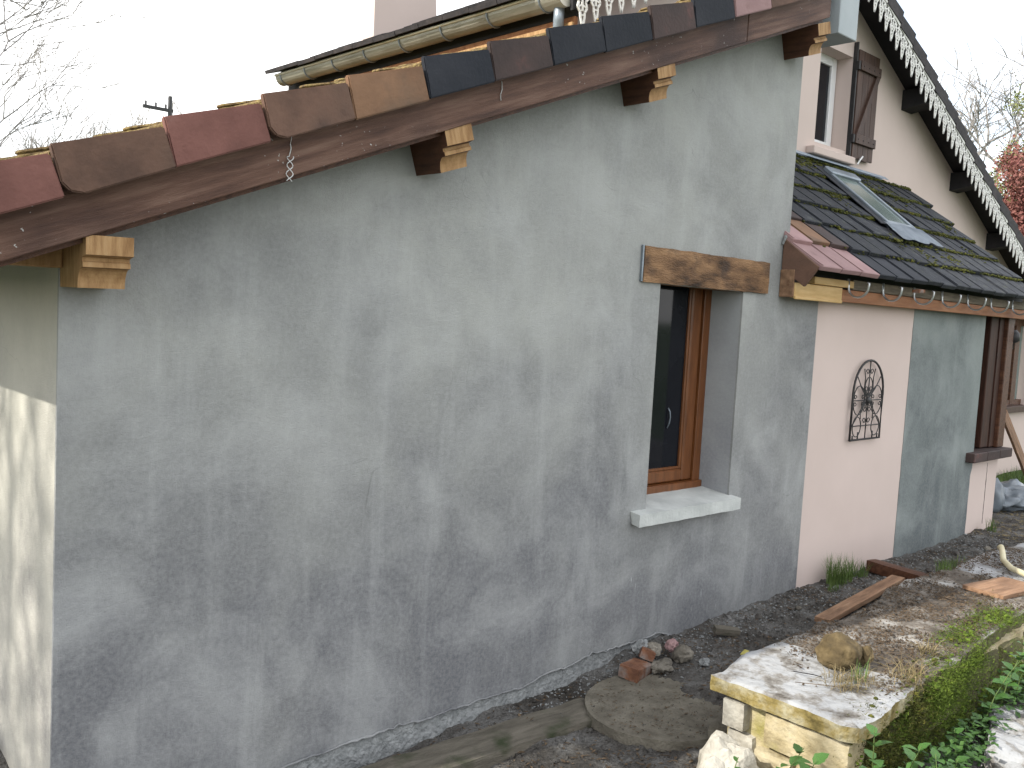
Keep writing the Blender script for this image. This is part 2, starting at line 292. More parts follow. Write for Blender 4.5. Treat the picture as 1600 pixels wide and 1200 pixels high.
def rockbm(c, s, seed=0, sub=3, amp=.28, flat=.6):
    b = bmesh.new(); bmesh.ops.create_icosphere(b, subdivisions=sub, radius=1)
    for v in b.verts:
        d = v.co.normalized(); k = 1 + amp * noise.noise(d * 1.3 + Vector((seed * 5.1, 0, 0))) + amp * .5 * noise.noise(d * 3.1 + Vector((0, seed * 3.3, 0)))
        cell = noise.cell_vector(d * 1.7 + Vector((seed, seed, 0)))
        k -= .06 * cell.x
        v.co = Vector(c) + Vector((d.x * s[0], d.y * s[1], d.z * s[2])) * k
    return b
def rail(u0, u1, fn, n=30): return [fn(u0 + (u1 - u0) * k / n) for k in range(n + 1)]
def clampf(a, lo, hi): return max(lo, min(hi, a))
def sstep(a, b, x):
    t = clampf((x - a) / (b - a), 0, 1); return t * t * (3 - 2 * t)

# ------------------------------------------------------------------ ground
def gz(x, y):
    z = -.165 + .065 * sstep(.8, 2.2, x) + .075 * sstep(2.2, 2.95, x) + .03 * sstep(2.9, 4.2, x)
    z = z * (1 - sstep(-.02, -.3, x)) + .02 * sstep(-.02, -.3, x)
    z += .19 * sstep(.1, .45, y) * (1 - sstep(-.1, -.3, x) if x < 0 else 1)*(1 if x < .2 else 0)
    z -= .14 * sstep(-1.1, -1.6, y) * sstep(1.5, 2.0, x) * (1 - .55 * sstep(2.5, 3.0, x))
    z += .04 * sstep(6, 9, x)
    return z
def ground_h(x, y):
    near = 1 - sstep(8, 14, math.hypot(x - 3, y + 1))
    n1 = noise.noise(Vector((x * 2.1, y * 2.1, 0))); n2 = noise.noise(Vector((x * 7, y * 7, 3))); n3 = noise.noise(Vector((x * 24, y * 24, 8)))
    return gz(x, y) + near * (.026 * n1 + .022 * n2 + .015 * abs(n3) + .006 * noise.noise(Vector((x * 60, y * 60, 1))))
def axis(lo, hi, step, far_lo, far_hi):
    a = []; v = lo
    while v < hi: a.append(v); v += step
    a.append(hi); s = step; v = hi
    while v < far_hi: s *= 1.35; v += s; a.append(min(v, far_hi))
    s = step; v = lo
    while v > far_lo: s *= 1.35; v -= s; a.insert(0, max(v, far_lo))
    return a
gx, gy = axis(-.6, 7.6, .022, -300, 500), axis(-2.3, .05, .022, -300, 400)
vs = [(x, y, ground_h(x, y)) for y in gy for x in gx]; nx = len(gx)
fs = [(j * nx + i, j * nx + i + 1, (j + 1) * nx + i + 1, (j + 1) * nx + i) for j in range(len(gy) - 1) for i in range(nx - 1)]
me = bpy.data.meshes.new('ground'); me.from_pydata(vs, [], fs); me.update()
g = link('ground', me, [M['ground'], M['grassland']]); g['kind'] = 'structure'
for p in me.polygons:
    p.use_smooth = True
    cx, cy = p.center.x, p.center.y
    if cx > 9.2 or cy > 5 or cy < -6 or cx < -4: p.material_index = 1

def scatter(name, m, count, xr, yr, size, kind, seed=1, onz=None, parent=None, dens=None, smin=.4):
    r = random.Random(seed); V = []; F = []
    k = 0; tries = 0
    while k < count and tries < count * 6:
        tries += 1
        x = r.uniform(*xr); y = r.uniform(*yr)
        if dens and r.random() > dens(x, y): continue
        k += 1; z = (onz or ground_h)(x, y); s = size * r.uniform(smin, 1) * (1.6 if r.random() < .06 else 1); b0 = len(V); a = r.uniform(0, 2 * PI); ca, sa = math.cos(a), math.sin(a)
        if kind == 'chip':
            sx, sy, sz = s * r.uniform(.6, 1.3), s * r.uniform(.5, 1), s * r.uniform(.3, .7)
            for ux, uy, uz in ((-1, -.8, -.3), (1, -.7, -.3), (.8, 1, -.3), (-.9, .7, -.3), (-.5, -.5, 1), (.6, -.3, .8), (.3, .6, 1)):
                ux += r.uniform(-.25, .25); uy += r.uniform(-.25, .25); px, py = ux * sx, uy * sy
                V.append((x + px * ca - py * sa, y + px * sa + py * ca, z + uz * sz))
            F += [tuple(b0 + q for q in f) for f in ((0, 1, 5, 4), (1, 2, 6, 5), (2, 3, 6), (3, 0, 4), (3, 4, 6), (4, 5, 6))]
        elif kind == 'leaf':
            t = r.uniform(-.5, .5); l_ = s * r.uniform(.8, 1.8); w_ = s * r.uniform(.25, .6); zz = z + .004
            for px, py, pz in ((-l_, 0, 0), (0, -w_, t * w_), (l_, 0, abs(t) * l_ * .7), (0, w_, -t * w_ * .3 + .002)):
                V.append((x + px * ca - py * sa, y + px * sa + py * ca, zz + abs(pz)))
            F.append((b0, b0 + 1, b0 + 2, b0 + 3))
        elif kind == 'blade':
            hh = s * r.uniform(.6, 1.2); ln = r.uniform(-.5, .5) * hh; w_ = .0022
            for q, (f_, ww) in enumerate(((0, 1), (.5, .8), (.85, .45), (1, .05))):
                o = ln * f_ * f_
                V.append((x + ca * o - sa * w_ * ww, y + sa * o + ca * w_ * ww, z + hh * (f_ - .15 * f_ * f_))); V.append((x + ca * o + sa * w_ * ww, y + sa * o - ca * w_ * ww, z + hh * (f_ - .15 * f_ * f_)))
            for q in range(3): F.append((b0 + 2 * q, b0 + 2 * q + 1, b0 + 2 * q + 3, b0 + 2 * q + 2))
    me = bpy.data.meshes.new(name); me.from_pydata(V, [], F); me.update()
    return link(name, me, m, parent)
def off_objs(x, y):   # keep clear of the low wall
    return 0 if (2.1 < x and -1.5 < y < -.78) else 1
def stuff(o, label, cat): o['kind'] = 'stuff'; return tag(o, label, cat)
stuff(scatter('gravel', M['chip'], 9000, (-.3, 7.3), (-1.9, -.01), .0045, 'chip', 3, dens=off_objs), 'small stone chips strewn over the soil at the wall foot', 'gravel')
stuff(scatter('mortar_crumbs', M['plinth'], 2600, (1.8, 7.2), (-.45, -.01), .007, 'chip', 5, dens=lambda x, y: sstep(-.5, -.1, y)), 'fallen crumbs of grey mortar along the foot of the wall', 'rubble')
stuff(scatter('leaf_litter', M['litter'], 9000, (.2, 7.6), (-1.9, -.03), .012, 'leaf', 4, dens=lambda x, y: off_objs(x, y) * (.35 + .65 * (noise.noise(Vector((x * 1.5, y * 1.5, 4))) > -.05))), 'brown dead leaves and twigs scattered on the soil path', 'leaves')
stuff(scatter('clods', M['ground'], 2600, (.9, 7.0), (-.75, -.02), .017, 'chip', 51, dens=lambda x, y: off_objs(x, y) * (.25 + .75 * (noise.noise(Vector((x * 2.5, y * 4, 14))) > 0)), smin=.2), 'soft grey clods of soil and mortar heaped along the wall foot', 'soil')
stuff(scatter('wood_chips', M['straw'], 2200, (6.9, 8.6), (-.6, .6), .016, 'leaf', 14), 'pale wood chips spread beyond the cracked pink pier', 'wood chips')

# ------------------------------------------------------------------ lean-to extension (grey rendered gable wall)
ext = thing('lean_to_extension', 'single storey lean-to with a freshly grey-rendered gable wall and a mono-pitch tiled roof', 'building')
WX0, WX1 = 2.735, 3.452; WZ0, WZ1 = .655, 1.775
def top(x): return 1.86 + .403 * x
plate('wall', M['core'], ext, [(0.012, -.4), (3.868, -.4), (3.868, top(3.868)), (0.012, top(0.012))], [[(WX0 - .013, WZ0 - .02), (WX1 + .013, WZ0 - .02), (WX1 + .013, 1.94), (WX0 - .013, 1.94)]], .013, .2)
rr = random.Random(3); edge = []
x = 0.0
def edge_z(x):
    base = -.2 + .15 * sstep(.45, .85, x)  # ragged lower edge of the finish coat
    base = base if x < .85 else -.045 + .045 * sstep(1.9, 2.4, x) - .09 * sstep(2.85, 3.25, x)
    return base + .020 * noise.noise(Vector((x * 6, 2, 0))) + .012 * noise.noise(Vector((x * 31, 5, 0)))
while x < 4.25: edge.append((x, edge_z(x))); x += .012
edge.append((4.25, edge_z(4.25)))
coat = edge + [(4.25, 1.84), (3.872, 1.84), (3.872, top(3.87)), (3.872, top(3.87)), (0, top(0))]
coat = [c for k, c in enumerate(coat) if k == 0 or c != coat[k - 1]]
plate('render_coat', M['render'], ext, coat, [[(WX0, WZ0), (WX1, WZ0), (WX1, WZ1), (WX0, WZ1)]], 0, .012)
# curled lip of the finish coat over the rough plinth
lip = tube([(x, -.004 - .004 * noise.noise(Vector((x * 14, 0, 0))), z + .002) for x, z in edge if .5 < x < 3.05][::2], [.0035 + .0045 * abs(noise.noise(Vector((k * .4, 9, 0)))) for k in range(len([1 for x, z in edge if .5 < x < 3.05][::2]))], 6)
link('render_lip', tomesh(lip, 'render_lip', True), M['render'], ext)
# rough keyed mortar plinth below
pl = bmesh.new(); nxp, nzp = 220, 12; gp = {}
for i in range(nxp + 1):
    for j in range(nzp + 1):
        x = .3 + 2.85 * i / nxp; z = -.26 + .30 * j / nzp
        gp[i, j] = pl.verts.new((x, .009 - .030 * (1 - sstep(0, 10, j)) - .006 * noise.noise(Vector((x * 9, z * 40, 0))) - .007 * abs(noise.noise(Vector((x * 45, z * 60, 2)))), z))
for i in range(nxp):
    for j in range(nzp): pl.faces.new((gp[i, j], gp[i + 1, j], gp[i + 1, j + 1], gp[i, j + 1]))
link('mortar_plinth', tomesh(pl, 'mortar_plinth', True), M['plinth'], ext)
# reveals of the window opening, side walls
RE = []
box('window_reveal', M['reveal'], ext, WX1, WX1 + .012, .0125, .24, WZ0 - .015, 1.93, bevel=0)
box('window_reveal', M['reveal'], ext, WX0 - .012, WX0, .0125, .24, WZ0 - .015, 1.93, bevel=0)
plate('side_wall', M['cream'], ext, [(.0125, -.4), (4.2, -.4), (4.2, 1.84), (.0125, 1.84)], [], .0005, .0115, 'YZ')
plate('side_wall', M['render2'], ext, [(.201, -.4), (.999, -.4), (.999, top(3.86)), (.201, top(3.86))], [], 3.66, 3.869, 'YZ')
plate('wall', M['core'], ext, [(0.2005, -.4), (4.2, -.4), (4.2, 1.8), (0.2005, 1.8)], [], .012, .2, 'YZ')
# window
wf = bpy.data.objects.new('window', None); C.objects.link(wf); wf.parent = ext
FY = .2
o = bm_box(2.70, 2.76, FY, FY + .07, .69, 1.93); bm_box(3.39, 3.4515, FY, FY + .07, .69, 1.93, bm=o); bm_box(2.70, 3.45, FY - .02, FY + .07, .672, .722, bm=o); bm_box(2.7605, 3.3895, FY, FY + .07, 1.87, 1.93, bm=o)
link('frame', tomesh(o, 'frame'), M['frame'], wf)
o = bm_box(3.30, 3.388, FY + .012, FY + .06, .725, 1.868, .008); bm_box(2.77, 2.84, FY + .012, FY + .06, .725, 1.868, .008, bm=o)
bm_box(2.842, 3.298, FY + .013, FY + .06, .725, .79, .008, bm=o); bm_box(2.842, 3.298, FY + .013, FY + .06, 1.80, 1.868, .008, bm=o)
bm_box(3.283, 3.299, FY + .02, FY + .05, .79, 1.80, .004, bm=o); bm_box(2.842, 3.282, FY + .02, FY + .05, .7905, .806, .004, bm=o)
link('sash', tomesh(o, 'sash'), M['frame'], wf)
box('pane', M['glassdark'], wf, 2.82, 3.31, FY + .034, FY + .042, .78, 1.82, bevel=0)
link('handle', tomesh(tube([(3.165, FY + .03, 1.02), (3.172, FY + .022, 1.05), (3.175, FY + .020, 1.08), (3.172, FY + .022, 1.11), (3.165, FY + .03, 1.13)], .004, 6), 'handle', True), M['zincgrey'], wf)
box('opening_backing', M['core'], ext, 2.6, 3.6, .30, .34, .5, 1.9, bevel=0)
# sloped concrete sill
sb = bm_plate([(-.062, .600), (-.062, .662), (.0, .668), (.215, .688), (.215, .640), (-.02, .606)], [], 2.617, 3.478, 'YZ')
bmesh.ops.subdivide_edges(sb, edges=[e for e in sb.edges if abs(e.verts[0].co.x - e.verts[1].co.x) > .5], cuts=40)
for v in sb.verts:
    n3 = noise.noise_vector(v.co * 18); v.co += n3 * .0028
    if .002 < v.co.y and (v.co.x < WX0 + .001 or v.co.x > WX1 - .001): v.co.x = clampf(v.co.x, WX0 + .001, WX1 - .001)
link('sill', tomesh(sb, 'sill'), M['concrete'], ext)
# lintel
lb = rough(2.585, 3.672, -.016, .13, 1.776, 1.948, .03, .0035, 4, 12, .05)
for v in lb.verts:
    if v.co.y > .02: v.co.z = max(v.co.z, 1.7765)
link('lintel', tomesh(lb, 'lintel'), M['lintel'], ext)
box('lintel_end_cap', M['zincgrey'], ext, 2.572, 2.583, -.012, .004, 1.778, 1.95, bevel=.001)
# verge board in two lengths, roof deck, eaves plate
def board(x0, x1): return [(x0, 1.738 + .403 * x0), (x1, 1.738 + .403 * x1), (x1, 1.905 + .403 * x1), (x0, 1.905 + .403 * x0)]
for a, b_ in ((-.46, 2.985), (2.989, 3.735)):
    bb = bm_plate(board(a, b_), [], -.222, -.192); bmesh.ops.bevel(bb, geom=[e for e in bb.edges if len(e.link_faces) == 2 and e.calc_face_angle(0) > .5], offset=.003, segments=1, affect='EDGES')
    link('verge_board', tomesh(bb, 'verge_board'), M['board'], ext)
plate('batten', M['darkwood'], ext, [(-.45, 1.723 + .403 * -.45), (3.72, 1.723 + .403 * 3.72), (3.72, 1.745 + .403 * 3.72), (-.45, 1.745 + .403 * -.45)], [], -.19, -.17)
plate('roof_deck', M['board'], ext, [(-.46, 1.872 + .403 * -.46), (3.0, 1.872 + .403 * 3.0), (3.0, 1.892 + .403 * 3.0), (-.46, 1.892 + .403 * -.46)], [], -.19, 4.2)
plate('roof_deck', M['board'], ext, [(3.001, 1.872 + .403 * 3.0), (3.86, 1.872 + .403 * 3.86), (3.86, 1.892 + .403 * 3.86), (3.001, 1.892 + .403 * 3.0)], [], -.19, .98)
box('eaves_fascia', M['board'], ext, -.485, -.461, -.22, 4.2, 1.62, 1.74)
shade_gutter = bmesh.new(); prof = [(-.49 - .055 + .055 * math.cos(t), 1.765 + .055 * math.sin(t)) for t in [-PI * k / 8 for k in range(9)]]  # unseen gutter, added so the eave shadow reaches lower on the side wall
for (ya, yb) in ((-.24, 4.2),):
    A = [shade_gutter.verts.new((px, ya, pz)) for px, pz in prof]; B = [shade_gutter.verts.new((px, yb, pz)) for px, pz in prof]
    for k in range(8): shade_gutter.faces.new((A[k], A[k + 1], B[k + 1], B[k]))
bmesh.ops.solidify(shade_gutter, geom=shade_gutter.faces[:], thickness=.003)
link('gutter', tomesh(shade_gutter, 'gutter', True), M['zinc'], ext)
box('wall_plate', M['lightwood'], ext, -.40, 0.0, -.03, .09, 1.655, 1.728)
# carved purlin ends (outline in Y-Z, cut end lighter than the stained sides)
def purlin_mesh(name, h=.150, s=1.0, side=1):
    pr = [(.14, 0), (-.147, 0)]
    for k in range(1, 7): t = PI / 2 * k / 6; pr.append((-.147 - .032 * (1 - math.cos(t)), .055 * math.sin(t) * 1.0))
    pr += [(-.190, .057), (-.190, .070), (-.184, .073), (-.184, .083), (-.214, .090), (-.216, h), (.14, h)]
    b = bm_plate(pr, [], 0, .127, 'YZ')
    bmesh.ops.recalc_face_normals(b, faces=b.faces)
    for f in b.faces:
        f.material_index = 1 if (f.calc_center_median().y < -.146 and abs(f.normal.x) < .5 and f.normal.z > -.9) else 0
    me = tomesh(b, name); return me
pm = purlin_mesh('purlin_end')
for k, (x, z, ang, ms) in enumerate(((.003, 1.602, .02, ('lightwood', 'lightwood')), (1.241, 2.085, .33, ('darkwood', 'lightwood')), (2.383, 2.553, .33, ('darkwood', 'lightwood')), (3.677, 3.043, .33, ('darkwood', 'lightwood')))):
    if k == 0:
        o = link('purlin_end', purlin_mesh('purlin_end_plain', .142), [M[q] for q in ms], ext, (x, 0, z)); o['label'] = 'pale unstained carved purlin end at the wall corner'
    else:
        o = link('purlin_end', pm, [M[q] for q in ms], ext, (x, 0, z))
    o.rotation_euler = (0, -ang, 0)
# verge tiles: top slab + side flap
def verge_tile(name, chip=False, ln=.298):
    b = bmesh.new(); c = .045
    fl = [(-.004, .0), (ln, .003), (ln + .006, -.108), (-.004, -.137)]
    if chip: fl = [(-.004, .0), (ln, .003), (ln + .006, -.108), (.045, -.135), (.012, -.122), (-.004, -.098)]
    f = bm_plate(fl, [], 0, .022)
    bmesh.ops.bevel(f, geom=[e for e in f.edges if len(e.link_faces) == 2 and e.calc_face_angle(0) > .4], offset=.004, segments=2, affect='EDGES')
    merge(b, f)
    s = bm_box(-.004, ln + .035, .023, .245, -.045, -.016, .005); merge(b, s, mi=1)
    for v in b.verts: v.co += noise.noise_vector(v.co * 23) * .0018
    return tomesh(b, name)
vt = verge_tile('verge_tile'); vtc = verge_tile('verge_tile_chipped', True)
cols = ['t_brick', 't_brown', 't_brick', 't_brown', 't_tan', 't_black', 't_char', 't_black', 't_black', 't_char', 't_black', 't_pink', 't_brown', 't_black']
SL = math.atan(.405); TL = math.radians(16.8)
for i, cname in enumerate(cols):
    n = i - 1
    if n >= 13: break
    o = link('verge_tile', vtc if n in (0, 2) else vt, [M[cname], M['t_moss']], ext, (-.109 + .2875 * n, -.282 + rr.uniform(-.003, .003), 1.963 + .1165 * n + rr.uniform(-.003, .003)), objmat=True)
    o.rotation_euler = (rr.uniform(-.015, .015), -TL + rr.uniform(-.012, .012), rr.uniform(-.01, .01))
# mossy field tiles behind them
ft = bmesh.new(); merge(ft, bm_box(-.006, .335, 0, .246, -.026, 0, .004)); merge(ft, bm_box(-.004, .335, .005, .05, .0005, .012, .005)); ft = tomesh(ft, 'roof_tile')
for n in range(-1, 13):
    for c_ in range(17):
        y = -.03 + .25 * c_; x = -.109 + .2875 * n
        if x > 3.6 or (y > .70 and x > 2.75): continue
        o = link('roof_tile', ft, [M['t_moss']], ext, (x, y, 1.952 + .1165 * n + rr.uniform(-.003, .003)), objmat=True); o.rotation_euler = (0, -TL + rr.uniform(-.01, .01), 0)
# rendered block above the corner
bk = bm_box(3.874, 4.076, -.2, .17, 3.2, 4.3, .004); link('corner_block', tomesh(bk, 'corner_block'), M['concrete_box'], ext)
plate('flashing', M['zincgrey'], ext, [(2.6, 3.09), (3.87, 3.60), (3.87, 3.63), (2.6, 3.12)], [], -.02, .0)

# a knotted white cord hanging on the verge board
cw = [(0.589 + .011 * math.sin(t * 2.2) * (1 if t > 2 else .2), -.228, 2.075 - .018 * t) for t in [k * .25 for k in range(26)]]
cb = tube(cw, .0016, 5); cw2 = [(0.589 - .011 * math.sin(t * 2.2), -.231, 2.075 - .018 * t) for t in [2 + k * .25 for k in range(18)]]; tube(cw2, .0016, 5, cb); tube([(.589, -.228, 2.075), (.594, -.226, 2.10)], .001, 4, cb)
tag(link('cord', tomesh(cb, 'cord', True), M['string']), 'small knotted white cord hanging against the brown verge board near the left', 'cord')
cb = tube([(1.44, -.226, 2.44), (1.443, -.227, 2.41), (1.437, -.227, 2.39), (1.44, -.227, 2.37)], .0016, 5)
tag(link('cord', tomesh(cb, 'cord', True), M['string']), 'short white thread end below the two blackened verge tiles mid roof', 'cord')

# ------------------------------------------------------------------ main house (pink gable with lace bargeboard)
hs = thing('main_house', 'pink rendered house gable with black verge, white lace bargeboard and an open brown shutter', 'building')
RX, RZ = 5.36, 4.636; GS = .478       # ridge of the lace line
def rz(x): return RZ - (GS if x > RX else .508) * abs(x - RX)      # upper lace line height
GX0, GX1 = 2.80, 11.2
WIN = [(5.80, 3.05), (6.30, 3.05), (6.30, 3.80), (5.80, 3.80)]
W2 = [(9.9, .84), (11.0, .84), (11.0, 1.85), (9.9, 1.85)]
plate('gable_wall', M['peach'], hs, [(3.0, -.3), (GX1, -.3), (GX1, rz(GX1) + .02), (RX, rz(RX) + .02), (3.0, rz(3.0) + .02)], [WIN, W2], 1.0, 1.22)
plate('side_wall', M['peach'], hs, [(1.221, -.3), (3.9, -.3), (3.9, rz(3.0)), (1.221, rz(3.0))], [], 3.0, 3.2, 'YZ')
# roof decks, both slopes
for sx0, sx1 in ((GX0, RX - .001), (RX + .001, GX1 + .25)):
    plate('roof_deck', M['blackwood'], hs, [(sx0, rz(sx0) + .012), (sx1, rz(sx1) + .012), (sx1, rz(sx1) + .066), (sx0, rz(sx0) + .066)], [], .79, 3.93)
    plate('bargeboard', M['blackwood'], hs, [(sx0, rz(sx0) - .10), (sx1, rz(sx1) - .10), (sx1, rz(sx1) + .049), (sx0, rz(sx0) + .049)], [], .768, .788)
    plate('moulding', M['lace'], hs, [(sx0, rz(sx0) - .012), (sx1, rz(sx1) - .012), (sx1, rz(sx1) + .012), (sx0, rz(sx0) + .012)], [], .748, .767)
# fretwork panels
lm = bmesh.new(); PW = .1025
def strip(b, pts, w_, y0=0, y1=.007):
    for (a, c_) in zip(pts, pts[1:]):
        d = Vector((c_[0] - a[0], c_[1] - a[1])); n_ = Vector((-d.y, d.x)).normalized() * w_ / 2
        merge(b, bm_plate([(a[0] + n_.x, a[1] + n_.y), (c_[0] + n_.x, c_[1] + n_.y), (c_[0] - n_.x, c_[1] - n_.y), (a[0] - n_.x, a[1] - n_.y)], [], y0, y1))
H_ = PW / 2
strip(lm, [(-H_, -.045), (-H_ * .5, -.07), (-H_ * .72, -.10), (-H_ * .35, -.125), (-H_ * .3, -.155), (0, -.205)], .013)
strip(lm, [(H_, -.045), (H_ * .5, -.07), (H_ * .72, -.10), (H_ * .35, -.125), (H_ * .3, -.155), (0, -.205)], .013)
strip(lm, [(0, -.012), (0, -.12)], .012, -.001, .006)
strip(lm, [(-H_, -.012), (-H_, -.05)], .014, -.001, .006)
strip(lm, [(-H_ * .9, -.045), (0, -.028), (H_ * .9, -.045)], .010, .001, .008)
strip(lm, [(-H_ * .6, -.10), (0, -.085), (H_ * .6, -.10)], .009, .001, .008)
strip(lm, [(-H_ * .3, -.14), (H_ * .3, -.14)], .008, .001, .008)
lm = tomesh(lm, 'lace_panel')
k = 0
while True:
    dx = (k + .5) * PW
    done = True
    for sgn, lim in ((1, GX1 + .2), (-1, GX0)):
        x = RX + sgn * dx
        if (sgn > 0 and x < lim) or (sgn < 0 and x > lim):
            done = False; o = link('lace_panel', lm, M['lace'], hs, (x, .7495, rz(x))); o.rotation_euler = (0, sgn * .10, 0)
    k += 1
    if done: break
# black verge tiles
hv = bmesh.new(); ff = bm_plate([(0, 0), (.268, 0), (.268, -.10), (0, -.10)], [], 0, .02)
merge(hv, ff); merge(hv, bm_box(-.004, .30, .004, .25, -.026, .002, .004))
for v in hv.verts: v.co += noise.noise_vector(v.co * 23) * .002
hvm = tomesh(hv, 'ridge_verge_tile')
GA = math.atan(GS)
n = 0
while True:
    x = RX + .245 * n; any_ = False
    if x + .245 < GX1 + .3:
        any_ = True     # right slope: lower end is the right end, so mirror
        o = link('verge_tile', hvm, [M['t_dark']], hs, (x + .245, .742, rz(x + .245) + .128 + rr.uniform(-.004, .004)), objmat=True); o.rotation_euler = (0, GA - .10 + rr.uniform(-.02, .02) + 0, 0); o.scale = (-1, 1, 1)
    x2 = RX - .245 * (n + 1)
    if x2 > GX0 - .1:
        any_ = True
        o = link('verge_tile', hvm, [M['t_dark']], hs, (x2, .742, rz(x2) + .088 + rr.uniform(-.004, .004)), objmat=True); o.rotation_euler = (0, -GA + .10 + rr.uniform(-.02, .02), 0)
    n += 1
    if not any_: break
# remaining roof tiles: stepped courses joined (too far and edge-on to tell apart)
rt = bmesh.new(); merge(rt, bm_box(-.004, .29, 0, .24, -.026, 0, 0)); rtm = tomesh(rt, 'roof_tile_house')
for n in range(11):
    x2 = RX - .245 * (n + 1)
    for c_ in range(12 if n > 6 else 0):
        o = link('roof_tile', rtm, [M['t_dark']], hs, (x2, .995 + .245 * c_, rz(x2) + .088 + rr.uniform(-.006, .006)), objmat=True); o.rotation_euler = (0, -GA + .10 + rr.uniform(-.02, .02), 0)
cs = bmesh.new()
for n in range(7):
    x2 = RX - .245 * (n + 1); merge(cs, bm_box(-.004, .29, 0, 2.94, -.026, 0, 0), Matrix.Translation((x2, .995, rz(x2) + .088)) @ Matrix.Rotation(-GA + .10, 4, 'Y'))
for n in range(24):
    x = RX + .245 * (n + 1); merge(cs, bm_box(-.29, .004, 0, 2.94, -.026, 0, 0), Matrix.Translation((x, .995, rz(x) + .128)) @ Matrix.Rotation(GA - .10, 4, 'Y'))
cso = link('roof_courses', tomesh(cs, 'roof_courses'), M['t_dark'], hs); cso['kind'] = 'stuff'
# purlin blocks under the right verge
for x, z in ((7.22, 3.553), (8.372, 2.999), (9.40, 2.52)):
    b = bm_plate([(x, z), (x + .20, z), (x + .20, z + .17), (x, z + .17)], [], .80, 1.0)
    for v in b.verts:
        if v.co.y < .9 and v.co.z < z + .05: v.co.z += .035
    link('purlin_block', tomesh(b, 'purlin_block'), M['blackwood'], hs)
# upstairs window: reveal, frame, pane, sill
uw = bpy.data.objects.new('window', None); C.objects.link(uw); uw.parent = hs
o = bm_box(5.80, 5.87, 1.13, 1.19, 3.052, 3.80); bm_box(6.215, 6.29, 1.13, 1.19, 3.052, 3.80, bm=o); bm_box(5.8705, 6.2145, 1.13, 1.19, 3.052, 3.12, bm=o); bm_box(5.8705, 6.2145, 1.13, 1.19, 3.73, 3.80, bm=o)
link('frame', tomesh(o, 'frame'), M['white'], uw); box('pane', M['glassdark'], uw, 5.86, 6.225, 1.15, 1.158, 3.11, 3.74, bevel=0)
sl_ = bm_box(5.68, 6.235, .93, 1.13, 2.935, 3.0, .006)
for v in sl_.verts:
    if v.co.y > 1 and False: pass
link('sill', tomesh(bm_box(5.68, 6.335, .925, .999, 2.94, 3.0, .006), 'sill'), M['peach'], hs); sl_.free()
box('sill', M['peach'], hs, 5.802, 6.298, 1.0005, 1.13, 3.02, 3.051, bevel=0)
# shutter, folded back against the wall
sh = bpy.data.objects.new('shutter', None); C.objects.link(sh); sh.parent = hs
for k in range(4): box('board', M['shutter'], sh, 6.325 + .088 * k, 6.325 + .088 * k + .085, .955, .975, 3.0 + (.008 if k % 2 else 0), 3.865, bevel=.002)
for z in (3.12, 3.70): box('ledge', M['shutter'], sh, 6.33, 6.672, .932, .954, z, z + .075, bevel=.003)
bz = bm_plate([(6.34, 3.196), (6.40, 3.196), (6.665, 3.699), (6.605, 3.699)], [], .934, .954); link('brace', tomesh(bz, 'brace'), M['shutter'], sh)
for z in (3.14, 3.72): 
    hb = bm_box(6.30, 6.33, .94, .985, z - .02, z + .05); link('hinge', tomesh(hb, 'hinge'), M['black'], sh)
box('edge_post', M['black'], sh, 6.302, 6.318, .962, .999, 3.0, 3.92, bevel=.002)
ns_ = bmesh.new()
for k in range(4):
    for z in (3.155, 3.735): bmesh.ops.create_icosphere(ns_, subdivisions=1, radius=.006, matrix=Matrix.Translation((6.367 + .088 * k, .931, z)))
link('nail_heads', tomesh(ns_, 'nail_heads'), M['black'], sh)
link('catch', tomesh(tube([(6.42, .95, 2.96), (6.44, .94, 3.0), (6.47, .935, 3.03)], .007, 6), 'catch'), M['white'], sh)
# chimney with tapering shaft
chb = bmesh.new(); q = [(3.03, 3.25), (3.64, 3.25), (3.48, 5.2), (3.02, 5.2)]
merge(chb, bm_plate(q, [], 3.0, 3.16)); link('chimney', tomesh(chb, 'chimney'), M['peach'], hs)
# eaves gutter with brackets, soffit boards and downpipe
def half_pipe(r, y0, y1, th=.003):
    b = bmesh.new(); P = [(-r * math.cos(t), -r * math.sin(t)) for t in [PI * k / 10 for k in range(11)]]
    P = [(-r - .006, .008)] + P
    A = [b.verts.new((p[0], y0, p[1])) for p in P]; B = [b.verts.new((p[0], y1, p[1])) for p in P]
    for k in range(len(P) - 1): b.faces.new((A[k], A[k + 1], B[k + 1], B[k]))
    bmesh.ops.solidify(b, geom=b.faces[:], thickness=th); return b
GXc, GZc, GR = 2.78, 3.317, .062
gt = bpy.data.objects.new('gutter', None); C.objects.link(gt); gt.parent = hs
gb = half_pipe(GR, .80, 3.86); merge(gb, bm_plate([(-GR * math.cos(t), -GR * math.sin(t)) for t in [PI * k / 10 for k in range(11)]], [], 3.855, 3.86)); merge(gb, bm_plate([(-GR * math.cos(t), -GR * math.sin(t)) for t in [PI * k / 10 for k in range(11)]], [], .80, .804))
o = link('trough', tomesh(gb, 'trough', False), M['zinc'], gt, (GXc, 0, GZc))
bead = link('bead', tomesh(tube([(GXc - GR - .004, .80, GZc + .006), (GXc - GR - .004, 3.86, GZc + .006)], .009, 8), 'bead', True), M['zinc'], gt)
brm = bmesh.new(); P = [(-(GR + .004) * math.cos(t), -(GR + .004) * math.sin(t)) for t in [PI * k / 10 for k in range(11)]]
tube([(p[0], 0, p[1]) for p in [(-(GR + .004), .016)] + P + [(GR + .01, .05)]], .006, 6, brm); brm = tomesh(brm, 'bracket', True)
for y in (.95, 1.38, 1.81, 2.24, 2.65, 3.05, 3.43, 3.78): link('bracket', brm, M['zincgrey'], gt, (GXc, y, GZc))
box('fascia', M['fascia'], hs, 2.855, 2.88, .80, 3.92, 3.12, 3.225)
